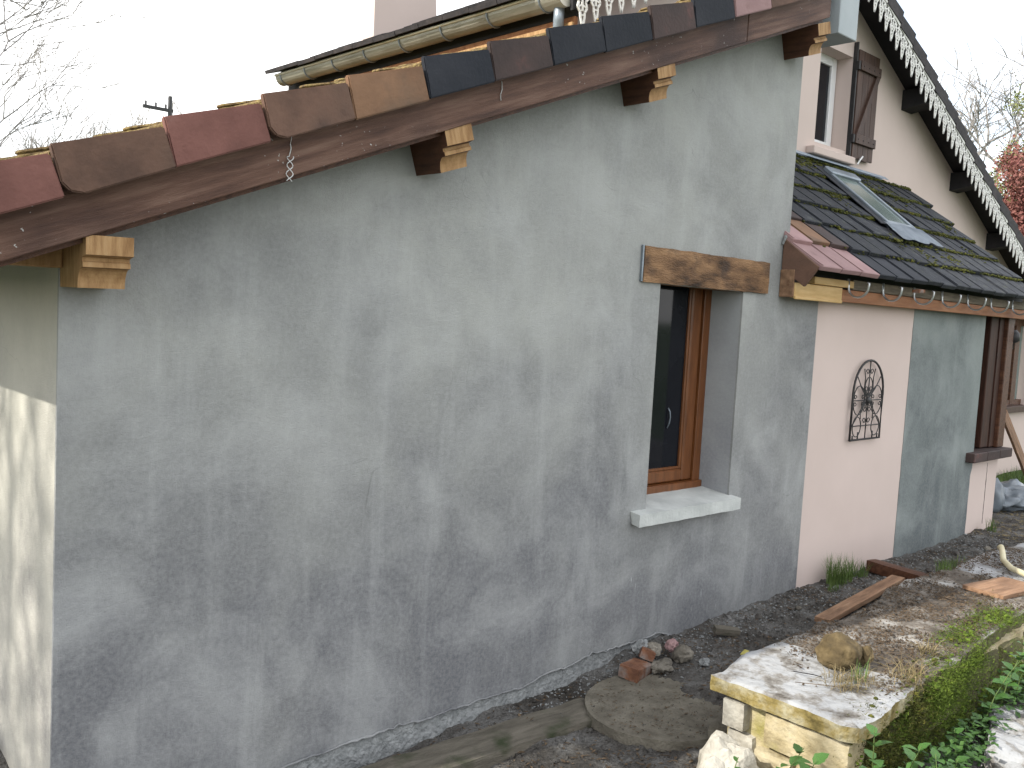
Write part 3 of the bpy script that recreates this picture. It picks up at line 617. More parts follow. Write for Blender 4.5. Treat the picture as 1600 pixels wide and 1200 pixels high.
box('fascia_backing', M['blackwood'], hs, 2.862, 2.885, .80, 3.92, 3.2265, 3.425)
for k in range(3): box('soffit_board', M['fascia'], hs, 2.88 + .04 * k, 2.918 + .04 * k, .80, 3.92, 3.104 + .004 * k, 3.1195 + .004 * k)
box('drip_board', M['lightwood'], hs, 2.835, 2.8545, .80, 3.92, 3.165, 3.19)
link('downpipe', tomesh(tube([(2.79, .86, 3.27), (2.80, .87, 3.20), (2.86, .93, 3.0), (2.95, .99, 2.9)], .03, 10), 'downpipe', True), M['zincgrey'], hs)
# far ground-floor window of the same wall
fw_ = bpy.data.objects.new('window', None); C.objects.link(fw_); fw_.parent = hs
o = bm_box(9.9, 10.0, 1.04, 1.12, .85, 1.85); bm_box(10.62, 10.76, 1.03, 1.12, .85, 1.85, bm=o); bm_box(9.9, 11.0, 1.035, 1.115, 1.76, 1.851, bm=o); bm_box(9.9, 11.0, 1.035, 1.115, .841, .90, bm=o)
link('frame', tomesh(o, 'frame'), M['darkwood'], fw_); box('pane', M['glasssky'], fw_, 9.95, 10.95, 1.07, 1.078, .88, 1.80, bevel=0)
box('sill', M['shutter'], hs, 9.8, 11.1, .93, 1.04, .77, .84)
box('transom_shelf', M['fascia'], hs, 9.6, 11.1, .90, .999, 1.87, 1.93)

# ------------------------------------------------------------------ low extension between the two (pink strip, grey patch, low tiled roof)
lo = thing('low_side_extension', 'low pink and grey rendered wall under a mossy black tiled roof with a skylight', 'building')
plate('wall', M['peach'], lo, [(4.252, -.3), (7.42, -.3), (7.42, .60), (6.875, .60), (6.875, 1.84), (4.252, 1.84)], [], .006, .2)
pe = [(5.575 + .006 * noise.noise(Vector((z * 9, 0, 1))), z) for z in [-.2 + .04 * k for k in range(52)]]
pp = pe + [(6.873, 1.84), (6.873, .56)] + [(6.848 + .005 * noise.noise(Vector((z * 9, 4, 1))), z) for z in [.5 - .06 * k for k in range(12)]]
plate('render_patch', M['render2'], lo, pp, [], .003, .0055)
plate('side_wall', M['peach'], lo, [(.201, -.3), (1.0, -.3), (1.0, .6), (.201, .6)], [], 7.22, 7.42, 'YZ')
# cracks in the pink pier
ck = tube([(7.20 + .010 * noise.noise(Vector((k * .9, 1, 0))), .005, .575 - .022 * k) for k in range(24)], [.0015 + .003 * abs(noise.noise(Vector((k * .8, 7, 0)))) for k in range(24)], 5)
link('crack', tomesh(ck, 'crack'), M['black'], lo)
# timber window with post and sill
lw = bpy.data.objects.new('window', None); C.objects.link(lw); lw.parent = lo
o = bm_box(6.88, 6.95, .06, .14, .70, 1.84, .006); bm_box(6.951, 7.02, .08, .15, .70, 1.84, .006, bm=o); bm_box(7.10, 7.26, .04, .12, .70, 1.84, .006, bm=o); bm_box(6.951, 7.099, .085, .13, .70, .76, bm=o)
link('frame', tomesh(o, 'frame'), M['frame_dark'], lw)
box('pane', M['glassdark'], lw, 7.0, 7.12, .105, .112, .75, 1.84, bevel=0)
box('jamb_board', M['frame_dark'], lw, 7.2605, 7.36, .03, .18, .70, 1.84)
ps = box('post', M['darkwood'], lo, 7.362, 7.50, .0, .12, .695, 1.84, bevel=.006)
for k, (a, c_) in enumerate(((6.72, 6.99), (6.994, 7.26), (7.264, 7.535))):
    box('sill_tile', M['t_char'], lo, a, c_, -.065, .2, .615, .69, bevel=.006)
# roof plane
RA = math.radians(38.7); RE0 = Vector((0, -.235, 1.925)); up = Vector((0, math.cos(RA), math.sin(RA))); nrm = Vector((0, -math.sin(RA), math.cos(RA)))
GAU = .256; TW = .2275; ntl = 16
tl = bm_box(0, TW - .003, 0, .32, -.030, 0, .004); merge(tl, bm_box(.004, .022, .004, .32, .0005, .005, .003)); tl = tomesh(tl, 'roof_tile')
rt_ = random.Random(11)
pink = {(0, 0), (0, 1), (0, 2), (1, 0), (2, 0)}
for row in range(7):
    for c_ in range(ntl):
        x = 3.812 + TW * c_; d = GAU * row
        wy = (RE0 + up * (d + .16)).y
        if x + TW > 5.67 and x < 6.10 and .30 < wy < .84: continue     # skylight
        if x < 3.85 and row > 0: x = 3.84 if False else x
        if (RE0 + up * d).y > .96: continue
        mt = 't_pink' if (row, c_) in pink else ('t_tan' if (row, c_) == (1, 1) else ('t_char' if (row, c_) in ((1, 2), (2, 1)) else ('t_black' if row == 0 and c_ < 6 else 't_slate')))
        ln = 1.0
        d = GAU * row + (rt_.uniform(-.016, .010) if row > 0 else rt_.uniform(-.004, .004)); p = RE0 + up * d + nrm * (.020 + rt_.uniform(-.003, .004))
        o = link('roof_tile', tl, [M[mt]], lo, (x + rt_.uniform(-.002, .002), p.y, p.z), objmat=True)
        rem = (1.0 - p.y) / math.cos(RA)
        if rem < .32: o.scale = (1, max(.2, rem / .32), 1)
        o.rotation_euler = (RA - .10 + rt_.uniform(-.008, .012), rt_.uniform(-.012, .012), rt_.uniform(-.014, .014) * (row > 1))
def rp(x, d, h=0): v = RE0 + up * d + nrm * h; return Vector((x, v.y, v.z))
def slab(name, m, parent, x0, x1, d0, d1, h0, h1, bevel=.002):
    b = bm_box(x0, x1, d0, d1, h0, h1, bevel)
    R = Matrix.Translation(RE0) @ Matrix(((1, 0, 0, 0), (0, up.y, nrm.y, 0), (0, up.z, nrm.z, 0), (0, 0, 0, 1)))
    bmesh.ops.transform(b, matrix=R, verts=b.verts); return link(name, tomesh(b, name), m, parent)
slab('roof_deck', M['blackwood'], lo, 3.875, 7.43, .09, 1.56, -.05, -.028)
# moss along the laps
mo = bmesh.new(); mr_ = random.Random(5)
for row in range(0, 7):
    for k in range(1000):
        x = mr_.uniform(4.0, 7.44); dd = GAU * row - mr_.uniform(-.006, .016)
        if row < 1: continue
        dens = sstep(4.0, 5.9, x) * (.5 + .5 * (noise.noise(Vector((x * 3, row, 0))) > -.1)) * (.6 if row < 3 else 1)
        if mr_.random() > dens: continue
        p = rp(x, dd, mr_.uniform(-.006, .014))
        if 5.6 < x < 6.15 and .25 < p.y < .86: continue
        s = mr_.uniform(.004, .012)
        bmesh.ops.create_icosphere(mo, subdivisions=1, radius=1, matrix=Matrix.Translation(p) @ Matrix.Diagonal((s * 1.6, s, s * .8, 1)))
for k in range(520):     # cushions above the skylight and down its right side
    x = mr_.uniform(5.2, 6.9); dd = mr_.gauss(1.42 - .10 * (x - 5.2), .05); p = rp(x, min(dd, 1.55), .014); s = mr_.uniform(.004, .012)
    bmesh.ops.create_icosphere(mo, subdivisions=1, radius=1, matrix=Matrix.Translation(p) @ Matrix.Diagonal((s * 1.8, s, s * .6, 1)))
for (cx_, cd, n_, sp) in ((6.15, 1.05, 60, .05), (6.2, .36, 70, .07), (5.5, .47, 30, .05), (5.3, .95, 26, .05), (5.75, .38, 30, .06), (6.9, .52, 30, .05), (7.1, .9, 40, .05)):
    for k in range(n_):
        p = rp(cx_ + mr_.gauss(0, sp), cd + mr_.gauss(0, sp), .016); s = mr_.uniform(.004, .011)
        bmesh.ops.create_icosphere(mo, subdivisions=1, radius=1, matrix=Matrix.Translation(p) @ Matrix.Diagonal((s * 1.8, s, s * .6, 1)))
mo_ = link('moss', tomesh(mo, 'moss'), M['moss'], lo); mo_['kind'] = 'stuff'
# verge flap at the left end, flashing at the top, apron and skylight
fl = bmesh.new(); F4 = [(3.803, -.004, 2.10), (3.803, -.233, 1.936), (3.803, -.150, 1.826), (3.803, -.004, 1.925)]
A = [fl.verts.new(p) for p in F4]; B = [fl.verts.new((p[0] + .022, p[1], p[2])) for p in F4]
fl.faces.new(A); fl.faces.new(B)
for k in range(4): fl.faces.new((A[k], A[(k + 1) % 4], B[(k + 1) % 4], B[k]))
bmesh.ops.recalc_face_normals(fl, faces=fl.faces); bmesh.ops.bevel(fl, geom=fl.edges[:], offset=.004, segments=1, affect='EDGES')
link('verge_tile', tomesh(fl, 'verge_flap'), M['t_brown'], lo)
link('mortar_fillet', tomesh(tube([(3.815, -.012, 2.105), (3.80, -.02, 2.10), (3.79, -.01, 2.06)], [.012, .008, .006], 6), 'mortar_fillet'), M['plinth'], lo)
slab('top_flashing', M['lead'], lo, 3.88, 6.95, 1.52, 1.565, .034, .038)
plate('top_flashing', M['lead'], lo, [(3.88, 2.90), (6.95, 2.90), (6.95, 2.935), (3.88, 2.935)], [], .985, .999)
sk = bpy.data.objects.new('skylight', None); C.objects.link(sk); sk.parent = lo
D0, D1, X0, X1 = .685, 1.365, 5.66, 6.11
D0 = (.30 + .235) / math.cos(RA); D1 = (.83 + .235) / math.cos(RA)
slab('frame', M['zincgrey'], sk, X0, X0 + .034, D0, D1, -.02, .040, .005); slab('frame', M['zincgrey'], sk, X1 - .034, X1, D0, D1, -.02, .040, .005)
slab('frame', M['zincgrey'], sk, X0 + .035, X1 - .035, D0, D0 + .045, -.02, .038, .006); slab('hood', M['zincgrey'], sk, X0 - .005, X1 + .005, D1 - .07, D1 + .02, .0, .056, .010)
slab('pane', M['glasssky'], sk, X0 + .04, X1 - .04, D0 + .04, D1 - .06, .022, .028, 0)
slab('side_flashing', M['t_slate'], sk, X0 - .10, X0 - .001, D0, D1 + .05, .019, .023, 0); slab('side_flashing', M['lead'], sk, X1 + .001, X1 + .06, D0, D1 + .05, .019, .023, 0)
ap = bmesh.new(); na = 14; ga = {}
for i in range(na + 1):
    for j in range(7):
        x = X0 - .10 + (X1 - X0 + .22) * i / na; d = D0 + .005 - (.20 + .035 * noise.noise(Vector((x * 7, 0, 0)))) * j / 6
        ga[i, j] = ap.verts.new(rp(x, d, .040 + .008 * noise.noise(Vector((x * 11, j * .4, 0)))))
for i in range(na):
    for j in range(6): ap.faces.new((ga[i, j], ga[i + 1, j], ga[i + 1, j + 1], ga[i, j + 1]))
bmesh.ops.solidify(ap, geom=ap.faces[:], thickness=.003); link('apron', tomesh(ap, 'apron', True), M['lead'], sk)
link('clay_shard', tomesh(rough(6.13, 6.20, .20, .32, 2.275, 2.31, .02, .006, 5, 20), 'clay_shard'), M['brick'], lo)
link('clay_shard', tomesh(rough(5.05, 5.14, -.245, -.20, 1.862, 1.885, .02, .004, 6, 20), 'clay_shard'), M['brick'], lo)
# fascia: stained board, weathered batten, two fresh pieces at the left end, hooks
box('fascia_board', M['fascia'], lo, 4.352, 7.55, -.092, -.066, 1.768, 1.842)
box('fascia_batten', M['oldstrip'], lo, 4.47, 7.55, -.098, -.066, 1.845, 1.905)
box('eave_filler', M['blackwood'], lo, 3.83, 7.45, -.06, -.04, 1.80, 1.955, bevel=0)
box('fascia_board', M['fresh'], lo, 3.812, 4.350, -.094, -.064, 1.766, 1.850); box('fascia_batten', M['fresh'], lo, 4.00, 4.465, -.106, -.066, 1.853, 1.895)
box('fascia_lip', M['fresh'], lo, 3.80, 4.33, -.11, -.0945, 1.757, 1.775)
box('fascia_return', M['oldplank'], lo, 3.80, 3.8115, -.09, -.002, 1.768, 1.92)
box('soffit', M['fascia'], lo, 3.82, 7.55, -.064, -.008, 1.775, 1.80)
hk = bmesh.new(); P = [(0, -.006, .03)] + [(0, -.068 + .062 * math.cos(t), -.008 - .062 * math.sin(t)) for t in [PI * k / 12 for k in range(13)]] + [(0, -.132, .012), (0, -.122, .018)]
tube(P, .006, 6, hk); P2 = [(.006, p[1], p[2]) for p in P]; tube(P2, .006, 6, hk); merge(hk, bm_box(-.008, .014, -.008, -.002, -.01, .04, .001)); hk = tomesh(hk, 'gutter_hook', True)
for k in range(8): 
    o = link('gutter_hook', hk, M['galv'], lo, (4.40 + .450 * k, -.096, 1.868)); o.rotation_euler = (0, 0, rt_.uniform(-.1, .1))
# ornamental iron grille
gr = thing('wall_grille', 'black wrought iron arched garden grille hanging on the pink wall strip', 'wall ornament', (4.942, -.02, .90))
def gl(name, paths, r): 
    b = bmesh.new()
    for p in paths: tube([(x, 0, z) for x, z in p], r, 6, b)
    return link(name, tomesh(b, name, True), M['black'], gr)
Wg, Hg = .205, .515
arch = [(-Wg, 0), (-Wg, .30)] + [(-Wg * math.cos(t), .30 + (Hg - .30) * math.sin(t)) for t in [PI * k / 16 for k in range(1, 16)]] + [(Wg, .30), (Wg, 0), (-Wg, 0)]
gl('rim', [arch], .0075)
gl('upright', [[(0, 0), (0, Hg)]], .004); gl('crossbar', [[(-Wg, .255), (Wg, .255)], [(-Wg, .09), (Wg, .09)]], .004)
def circ(cx_, cz, rx, rz_, a0=0, a1=2 * PI, n=20): return [(cx_ + rx * math.cos(a0 + (a1 - a0) * k / n), cz + rz_ * math.sin(a0 + (a1 - a0) * k / n)) for k in range(n + 1)]
def spiral(cx_, cz, r, sg=1, up_=1): return [(cx_ + sg * r * (1 - k / 22) * math.cos(k * .42), cz + up_ * r * (1 - k / 22) * math.sin(k * .42)) for k in range(16)]
gl('ring', [circ(-.125, .085, .055, .065), circ(.13, .085, .055, .065), circ(0, .345, .05, .06)], .0035)
gl('bow', [circ(-.12, .255, .075, .095), circ(.12, .255, .075, .095), circ(0, .165, .085, .105, -.3, PI + .3), [(-.075, .46), (-.055, .40), (-.06, .33), (0, .25), (.06, .33), (.055, .40), (.075, .46)],
          [(-.19, .09), (-.08, .20), (0, .255), (.08, .20), (.19, .09)], [(-.17, .42), (-.09, .33), (0, .255), (.09, .33), (.17, .42)]], .0035)
gl('scroll', [spiral(s * .028, z, .022, s, u) for s in (-1, 1) for z, u in ((.44, 1), (.12, 1), (.20, -1), (.29, 1), (.235, -1), (.325, 1))] + [spiral(s * .17, z, .018, -s, u) for s in (-1, 1) for z, u in ((.275, 1), (.235, -1))] + [spiral(s * .07, z, .018, -s, u) for s in (-1, 1) for z, u in ((.275, 1), (.235, -1))], .003)
gl('spike', [[(-.10, 0), (-.10, .05)], [(.10, 0), (.10, .05)], [(-.17, .0), (-.17, .03)], [(.17, .0), (.17, .03)]], .005)
b = bmesh.new(); bmesh.ops.create_icosphere(b, subdivisions=2, radius=.024, matrix=Matrix.Translation((0, -.004, .255)) @ Matrix.Diagonal((1, .5, 1, 1))); link('boss', tomesh(b, 'boss', True), M['black'], gr)

# outdoor lamp on the post
lp = thing('wall_lamp', 'black outdoor lamp with a looping cable beside the timber window post', 'lamp', (7.56, .02, 1.62))
link('lamp_head', tomesh(tube([(0, 0, -.05), (0, 0, -.03), (0, 0, .03), (0, 0, .06)], [.02, .05, .045, .02], 12), 'lamp_head', True), M['black'], lp)
link('bracket', tomesh(tube([(-.055, .0, .02), (0, 0, .05)], .009, 6), 'bracket'), M['black'], lp)
link('cable', tomesh(tube([(.03, 0, .02), (.08, .02, -.05), (.16, .05, -.10), (.26, .1, -.10), (.40, .2, -.05)], .005, 6), 'cable', True), M['black'], lp)
# leaning boards, plastic heap
for k, (dx, sh_) in enumerate(((0, 0), (.10, .0))):
    b = rough(-.70 + .06 * k, .70, -.012, .012, -.055, .055, .08, .001, k, 6, .2)
    o = link('leaning_board', tomesh(b, 'leaning_board'), M['oldplank']); o.location = (8.86 + dx * 1.3, .30 + .03 * k, .47); o.rotation_euler = (-.25, .73, -.05)
    tag(o, ('brown board leaning against the house beyond the pink pier, the longer of two', 'shorter brown board leaning beside the longer one beyond the pink pier')[k], 'board', 'leaning boards')
b = rockbm((0, 0, 0), (.42, .26, .12), 12, 4, .5)
for v in b.verts:
    f_ = noise.noise(v.co * 9) * .03 + abs(noise.noise(v.co * 5 + Vector((3, 0, 0)))) * .05; v.co.z += f_
o = link('plastic_sheet', tomesh(b, 'plastic_sheet', True), M['sheet'], None, (8.45, .22, .13)); tag(o, 'crumpled grey plastic sheet heaped on the ground beyond the pink pier', 'plastic sheet')
b = rockbm((0, 0, 0), (.13, .10, .16), 21, 3, .3); o = link('filled_bag', tomesh(b, 'filled_bag', True), M['sheet'], None, (8.0, .22, .18)); tag(o, 'small grey bundled bag standing behind the corner of the pink pier', 'bag')

# ------------------------------------------------------------------ low stone wall
wl = thing('low_stone_wall', 'low old stone garden wall with dirty concrete coping and mossy side', 'wall', (2.15, -1.1, -.2))
def wl_add(name, bm, m, smooth=False): 
    o = link(name, tomesh(bm, name, smooth), m, wl); o.location = (-2.15, 1.1, .2); return o
def yback(x): return -.845 + .055 * sstep(2.14, 2.5, x) + .02 * math.sin(x * 5) * sstep(2.8, 3.2, x) + .03 * noise.noise(Vector((x * 6, 1, 0))) + .10 * sstep(3.2, 4.3, x)
def yfront(x): return -1.435 + .05 * sstep(2.2, 2.8, x) + .09 * sstep(2.8, 4.2, x) + .018 * noise.noise(Vector((x * 4, 4, 0))) + .012 * noise.noise(Vector((x * 15, 9, 0))) + .006 * noise.noise(Vector((x * 40, 2, 0)))
def coping(x0, x1, z0, z1, seed, xs=.0, nx_=40):
    b = bmesh.new(); ny_ = 34; T = {}; Bt = {}
    for i in range(nx_ + 1):
        x = x0 + (x1 - x0) * i / nx_
        for j in range(ny_ + 1):
            t = j / ny_; y = yback(x) + (yfront(x) - yback(x)) * t
            xx = x + (.012 * noise.noise(Vector((y * 12, seed, 0))) if i in (0, nx_) else 0)
            if i < 2 and t > .88 and xs: xx += .02 * ((t - .88) / .12) ** 2 * 2
            z = z1 + .007 * noise.noise(Vector((x * 6, y * 6, seed))) + .005 * noise.noise(Vector((x * 25, y * 25, seed))) + .010 * sstep(2.6, 3.4, x) * abs(noise.noise(Vector((x * 11, y * 11, seed))))
            e = min(i, nx_ - i, j, ny_ - j)
            if e == 0: z -= .008
            T[i, j] = b.verts.new((xx, y, z)); 
    for i in range(nx_):
        for j in range(ny_): b.faces.new((T[i, j], T[i + 1, j], T[i + 1, j + 1], T[i, j + 1]))
    ring = [T[i, 0] for i in range(nx_)] + [T[nx_, j] for j in range(ny_)] + [T[i, ny_] for i in range(nx_, 0, -1)] + [T[0, j] for j in range(ny_, 0, -1)]
    prev = ring
    for lv in range(1, 4):
        zz = z1 - (z1 - z0) * lv / 3
        cur = [b.verts.new((v.co.x + .006 * noise.noise(Vector((v.co.x * 20, v.co.y * 20, lv + seed))), v.co.y + .006 * noise.noise(Vector((v.co.x * 20, v.co.y * 20, lv + 9 + seed))), zz + .004 * noise.noise(Vector((v.co.x * 30, v.co.y * 30, 3))))) for v in ring]
        for k in range(len(ring)):
            f = b.faces.new((prev[k], prev[(k + 1) % len(ring)], cur[(k + 1) % len(ring)], cur[k])); f.material_index = 1
        prev = cur
    f = b.faces.new(prev); f.material_index = 1
    return b
wl_add('coping_slab', coping(2.14, 2.72, .185, .25, 1, 1), [M['coping_clean'], M['coping_edge']])
wl_add('coping_slab', coping(2.728, 3.62, .175, .247, 2), [M['coping'], M['stone_m']])
wl_add('coping_slab', coping(3.63, 4.75, .178, .243, 3), [M['coping'], M['stone_m']])
wl_add('coping_slab', coping(4.76, 6.1, .17, .235, 4), [M['coping_clean'], M['stone_m']])
wl_add('mortar_core', rough(2.205, 6.0, -1.33, -.88, -.4, .182, .06, .006, 2, 6, .1), M['stone_y'])
r2 = random.Random(8)
# end face: squared blocks
for (y0, y1, z0, z1, xo, m_) in ((-.985, -.885, .055, .165, -.012, 'stone_w'), (-1.40, -1.065, .035, .170, -.002, 'stone_y'), (-1.02, -.90, -.075, .045, .01, 'stone_w'), (-1.19, -1.03, -.115, .022, -.004, 'stone_y'), (-1.405, -1.20, -.12, .022, .004, 'stone_y'), (-1.1, -.89, -.26, -.085, 0, 'stone_w'), (-1.41, -1.11, -.28, -.13, .006, 'stone_y')):
    wl_add('stone', rough(2.168 + xo, 2.30, y0, y1, z0, z1, .02, .005, r2.uniform(0, 20), 14, .18), M[m_])
# long side facing the garden
x = 2.31
rows = ((.02, .17), (-.14, .01), (-.32, -.15))
for z0, z1 in rows:
    x = 2.31
    while x < 5.6:
        l_ = r2.uniform(.16, .34); o_ = r2.uniform(-.02, .02)
        wl_add('stone', rough(x, x + l_ - .012, -1.385 + o_ + .05 * sstep(3, 4.2, x), -1.24, z0, z1 - .006, .03, .009, r2.uniform(0, 20), 10, .3), M['stone_m'])
        x += l_
# near side towards the house
x = 2.31
while x < 5.8:
    l_ = r2.uniform(.2, .36)
    wl_add('stone', rough(x, x + l_ - .012, -.96, -.865 + r2.uniform(-.01, .01), -.12, .165, .03, .008, r2.uniform(0, 20), 10, .25), M['stone_w']); x += l_
# moss on the edge and side
def moss_lumps(spots, seed, smin=.006, smax=.018, parent=None):
    b = bmesh.new(); q = random.Random(seed)
    for (p, sp, n_) in spots:
        for k in range(n_):
            c = Vector(p) + Vector((q.gauss(0, sp[0]), q.gauss(0, sp[1]), q.gauss(0, sp[2]))); s = q.uniform(smin, smax)
            bmesh.ops.create_icosphere(b, subdivisions=1, radius=1, matrix=Matrix.Translation(c) @ Matrix.Rotation(q.uniform(0, 3), 4, 'Z') @ Matrix.Diagonal((s * 1.3, s, s * .8, 1)))
    for v in b.verts: v.co += noise.noise_vector(v.co * 90) * .004
    return b
def fuzz(spots, seed, ln=.012, wd=.0012):
    q = random.Random(seed); V = []; F = []
    for (p, sp_, n_) in spots:
        for k in range(n_):
            c = Vector(p) + Vector((q.gauss(0, sp_[0]), q.gauss(0, sp_[1]), q.gauss(0, sp_[2]))); d = Vector((q.uniform(-1, 1), q.uniform(-1.4, .2), q.uniform(-.2, 1))).normalized() * ln * q.uniform(.5, 1.3); s_ = Vector((q.uniform(-1, 1), q.uniform(-1, 1), 0)).normalized() * wd * 1.6
            b0 = len(V); V += [c - s_, c + s_, c + d]; F.append((b0, b0 + 1, b0 + 2))
    me = bpy.data.meshes.new('moss_fronds'); me.from_pydata([tuple(v) for v in V], [], F); me.update(); return me
sp = [((2.55 + .1 * k, -1.385 + .013 * k, .10 - .01 * (k % 3)), (.05, .012, .055), 75) for k in range(13)] + [((2.35 + .12 * k, -1.385, .0 - .05 * (k % 3)), (.06, .012, .07), 50) for k in range(16)] + [((2.85 + .09 * k, -1.402 + .010 * k, .16 - .03 * (k % 2)), (.045, .014, .045), 110) for k in range(8)] + [((3.5, -1.25, .25), (.10, .035, .006), 90), ((3.9, -1.25, .25), (.10, .04, .007), 110), ((3.05, -1.34, .24), (.05, .02, .006), 40)]
sp2 = [((2.30 + .07 * k, -1.392 + .012 * max(0, k - 5), .16 - .05 * (k % 5)), (.05, .016, .05), 60) for k in range(30)]
o = wl_add('dark_moss', moss_lumps(sp2, 6, .004, .011), M['moss']); o['kind'] = 'stuff'
o = link('dark_moss_fronds', fuzz([(p, (s_[0] * 1.1, s_[1] + .014, s_[2] * 1.1), n_ * 26) for p, s_, n_ in sp2], 14, .016), M['moss'], wl); o.location = (-2.15, 1.1, .2); o['kind'] = 'stuff'
o = wl_add('moss', moss_lumps(sp, 3, .003, .009), M['moss_bright']); o['kind'] = 'stuff'
o = link('moss_fronds', fuzz([(p, (s_[0] * 1.1, s_[1] + .012, s_[2] * 1.1), n_ * 34) for p, s_, n_ in sp], 4), M['moss_bright'], wl); o.location = (-2.15, 1.1, .2); o['kind'] = 'stuff'
# dirt, litter, dead grass on the top
def topz(x, y): return .252 + .006 * noise.noise(Vector((x * 6, y * 6, 2)))
def ontop(x, y): return 1 if yfront(x) + .01 < y < yback(x) - .01 else 0
def dens_top(x, y): return ontop(x, y) * sstep(2.5, 2.9, x + .45 * noise.noise(Vector((x * 2.2, y * 4, 1)))) * (1 if noise.noise(Vector((x * 4, y * 4, 7))) > -.18 else .15)
stuff(scatter('soil_crumbs', M['litter'], 9000, (2.3, 5.6), (-1.45, -.70), .0048, 'chip', 8, topz, dens=dens_top), 'dark soil crumbs lying on the coping of the low wall', 'soil')
stuff(scatter('dead_leaves', M['litter'], 1900, (2.4, 5.6), (-1.45, -.70), .011, 'leaf', 9, topz, dens=dens_top), 'dead leaf scraps on the coping of the low wall', 'leaves')
stuff(scatter('pale_chips', M['chip'], 900, (2.3, 5.6), (-1.45, -.70), .009, 'chip', 18, topz, dens=dens_top), 'pale stone chips on the coping of the low wall', 'gravel')
def tuft(name, m, c, rad, n_, h, label, cat, seed, z=None, grp=None, lean=.6):
    q = random.Random(seed); V = []; F = []
    for k in range(n_):
        a = q.uniform(0, 2 * PI); rr_ = rad * math.sqrt(q.random()); x, y = rr_ * math.cos(a), rr_ * math.sin(a) * .6; hh = h * q.uniform(.4, 1.1); d = q.uniform(0, 2 * PI); ln = hh * q.uniform(.05, lean); w_ = .0015 * q.uniform(.6, 1.3)
        b0 = len(V)
        for f_, ww in ((0, 1), (.35, .9), (.7, .65), (1, .05)):
            o = ln * f_ * f_; zz = hh * (f_ - .25 * f_ ** 3 * (ln / hh))
            V.append((x + math.cos(d) * o - math.sin(d) * w_ * ww, y + math.sin(d) * o + math.cos(d) * w_ * ww, zz)); V.append((x + math.cos(d) * o + math.sin(d) * w_ * ww, y + math.sin(d) * o - math.cos(d) * w_ * ww, zz))
        for j in range(3): F.append((b0 + 2 * j, b0 + 2 * j + 1, b0 + 2 * j + 3, b0 + 2 * j + 2))
    me = bpy.data.meshes.new(name); me.from_pydata(V, [], F); me.update()
    o = link(name, me, m, None, (c[0], c[1], (gz(c[0], c[1]) if z is None else z))); return tag(o, label, cat, grp)
tuft('grass_tuft', M['grass'], (4.60, -.10), .11, 420, .20, 'tall green grass tuft growing at the foot of the pink wall strip', 'grass', 1)
tuft('grass_tuft', M['grass'], (4.88, -.09), .08, 110, .12, 'shorter grass tuft at the foot of the pink wall, right of the tall tuft', 'grass', 2)
tuft('grass_tuft', M['grass'], (4.42, -.16), .06, 60, .07, 'sparse low grass at the foot of the grey and pink wall joint', 'grass', 3)
tuft('grass_tuft', M['grass'], (5.75, -.35), .14, 130, .07, 'low weedy grass patch beside the dark beam end under the grey patch', 'grass', 4)
tuft('grass_tuft', M['grass'], (4.62, -.72), .07, 90, .08, 'small bright grass tuft at the back edge of the low wall near the loose board', 'grass', 5, .235)
tuft('grass_tuft', M['grass'], (7.12, -.10), .06, 80, .14, 'weeds growing against the cracked pink pier', 'grass', 6)
tuft('grass_tuft', M['straw'], (2.50, -1.22), .13, 150, .075, 'dry straw-coloured grass lying below the round boulder on the low wall', 'grass', 7, .25, lean=3.2)
tuft('grass_tuft', M['grass'], (2.55, -1.24), .05, 26, .10, 'few green grass blades in front of the round boulder', 'grass', 8, .25)
tuft('grass_tuft', M['straw'], (2.75, -1.34), .11, 110, .09, 'dry grass hanging over the garden edge of the low wall', 'grass', 9, .245, lean=3.2)
tuft('grass_tuft', M['straw'], (3.10, -1.26), .06, 50, .08, 'thin dry grass tuft on the coping midway along the low wall', 'grass', 10, .25, lean=2.4)
# boulder, board, hose and things on the top
b = rockbm((0, 0, 0), (.098, .088, .072), 3, 5, .16)
for v in b.verts: v.co += noise.noise_vector(v.co * 22) * .003 + noise.noise_vector(v.co * 70) * .0018
o = link('boulder', tomesh(b, 'boulder', True), M['boulder'], None, (2.645, -1.10, .305)); tag(o, 'rounded ochre boulder resting on the low stone wall', 'boulder')
b = rockbm((0, 0, 0), (.032, .03, .042), 9, 3, .3); o = link('stone', tomesh(b, 'stone'), M['boulder'], None, (2.745, -1.165, .29)); tag(o, 'small angular stone tucked against the right of the round boulder', 'stone')
b = rough(-.22, .22, -.11, .11, 0, .022, .03, .003, 3, 9, .2); o = link('loose_board', tomesh(b, 'loose_board'), M['oldplank'], None, (4.50, -1.08, .245)); o.rotation_euler = (0, .02, -.12)
tag(o, 'flat weathered tan board lying on the far end of the low wall', 'board')
hp = [(5.30, -.78, .30), (5.26, -.80, .315), (5.20, -.83, .30), (5.08, -.88, .275), (4.95, -.97, .268), (4.85, -1.10, .268), (4.78, -1.25, .268)]
hq = []
for a, c_ in zip(hp, hp[1:]):
    for k in range(5): hq.append(Vector(a).lerp(Vector(c_), k / 5))
hq.append(Vector(hp[-1])); hb = tube(hq, .017, 10); tag(link('hose', tomesh(hb, 'hose', True), M['hose']), 'cream coloured stiff hose curving over the far end of the low wall', 'hose')
tw = tube([(2.40, -1.04, .262), (2.43, -1.11, .264), (2.44, -1.14, .262)], .0022, 5); tag(link('nail', tomesh(tw, 'nail'), M['black']), 'thin dark nail lying on the swept end of the coping', 'nail')
tw = tube([(2.31, -1.10, .26), (2.36, -1.17, .262), (2.42, -1.24, .26)], .0014, 5); tag(link('twig', tomesh(tw, 'twig'), M['litter']), 'thin twig lying on the coping, nearer the wall end than the nail', 'twig')

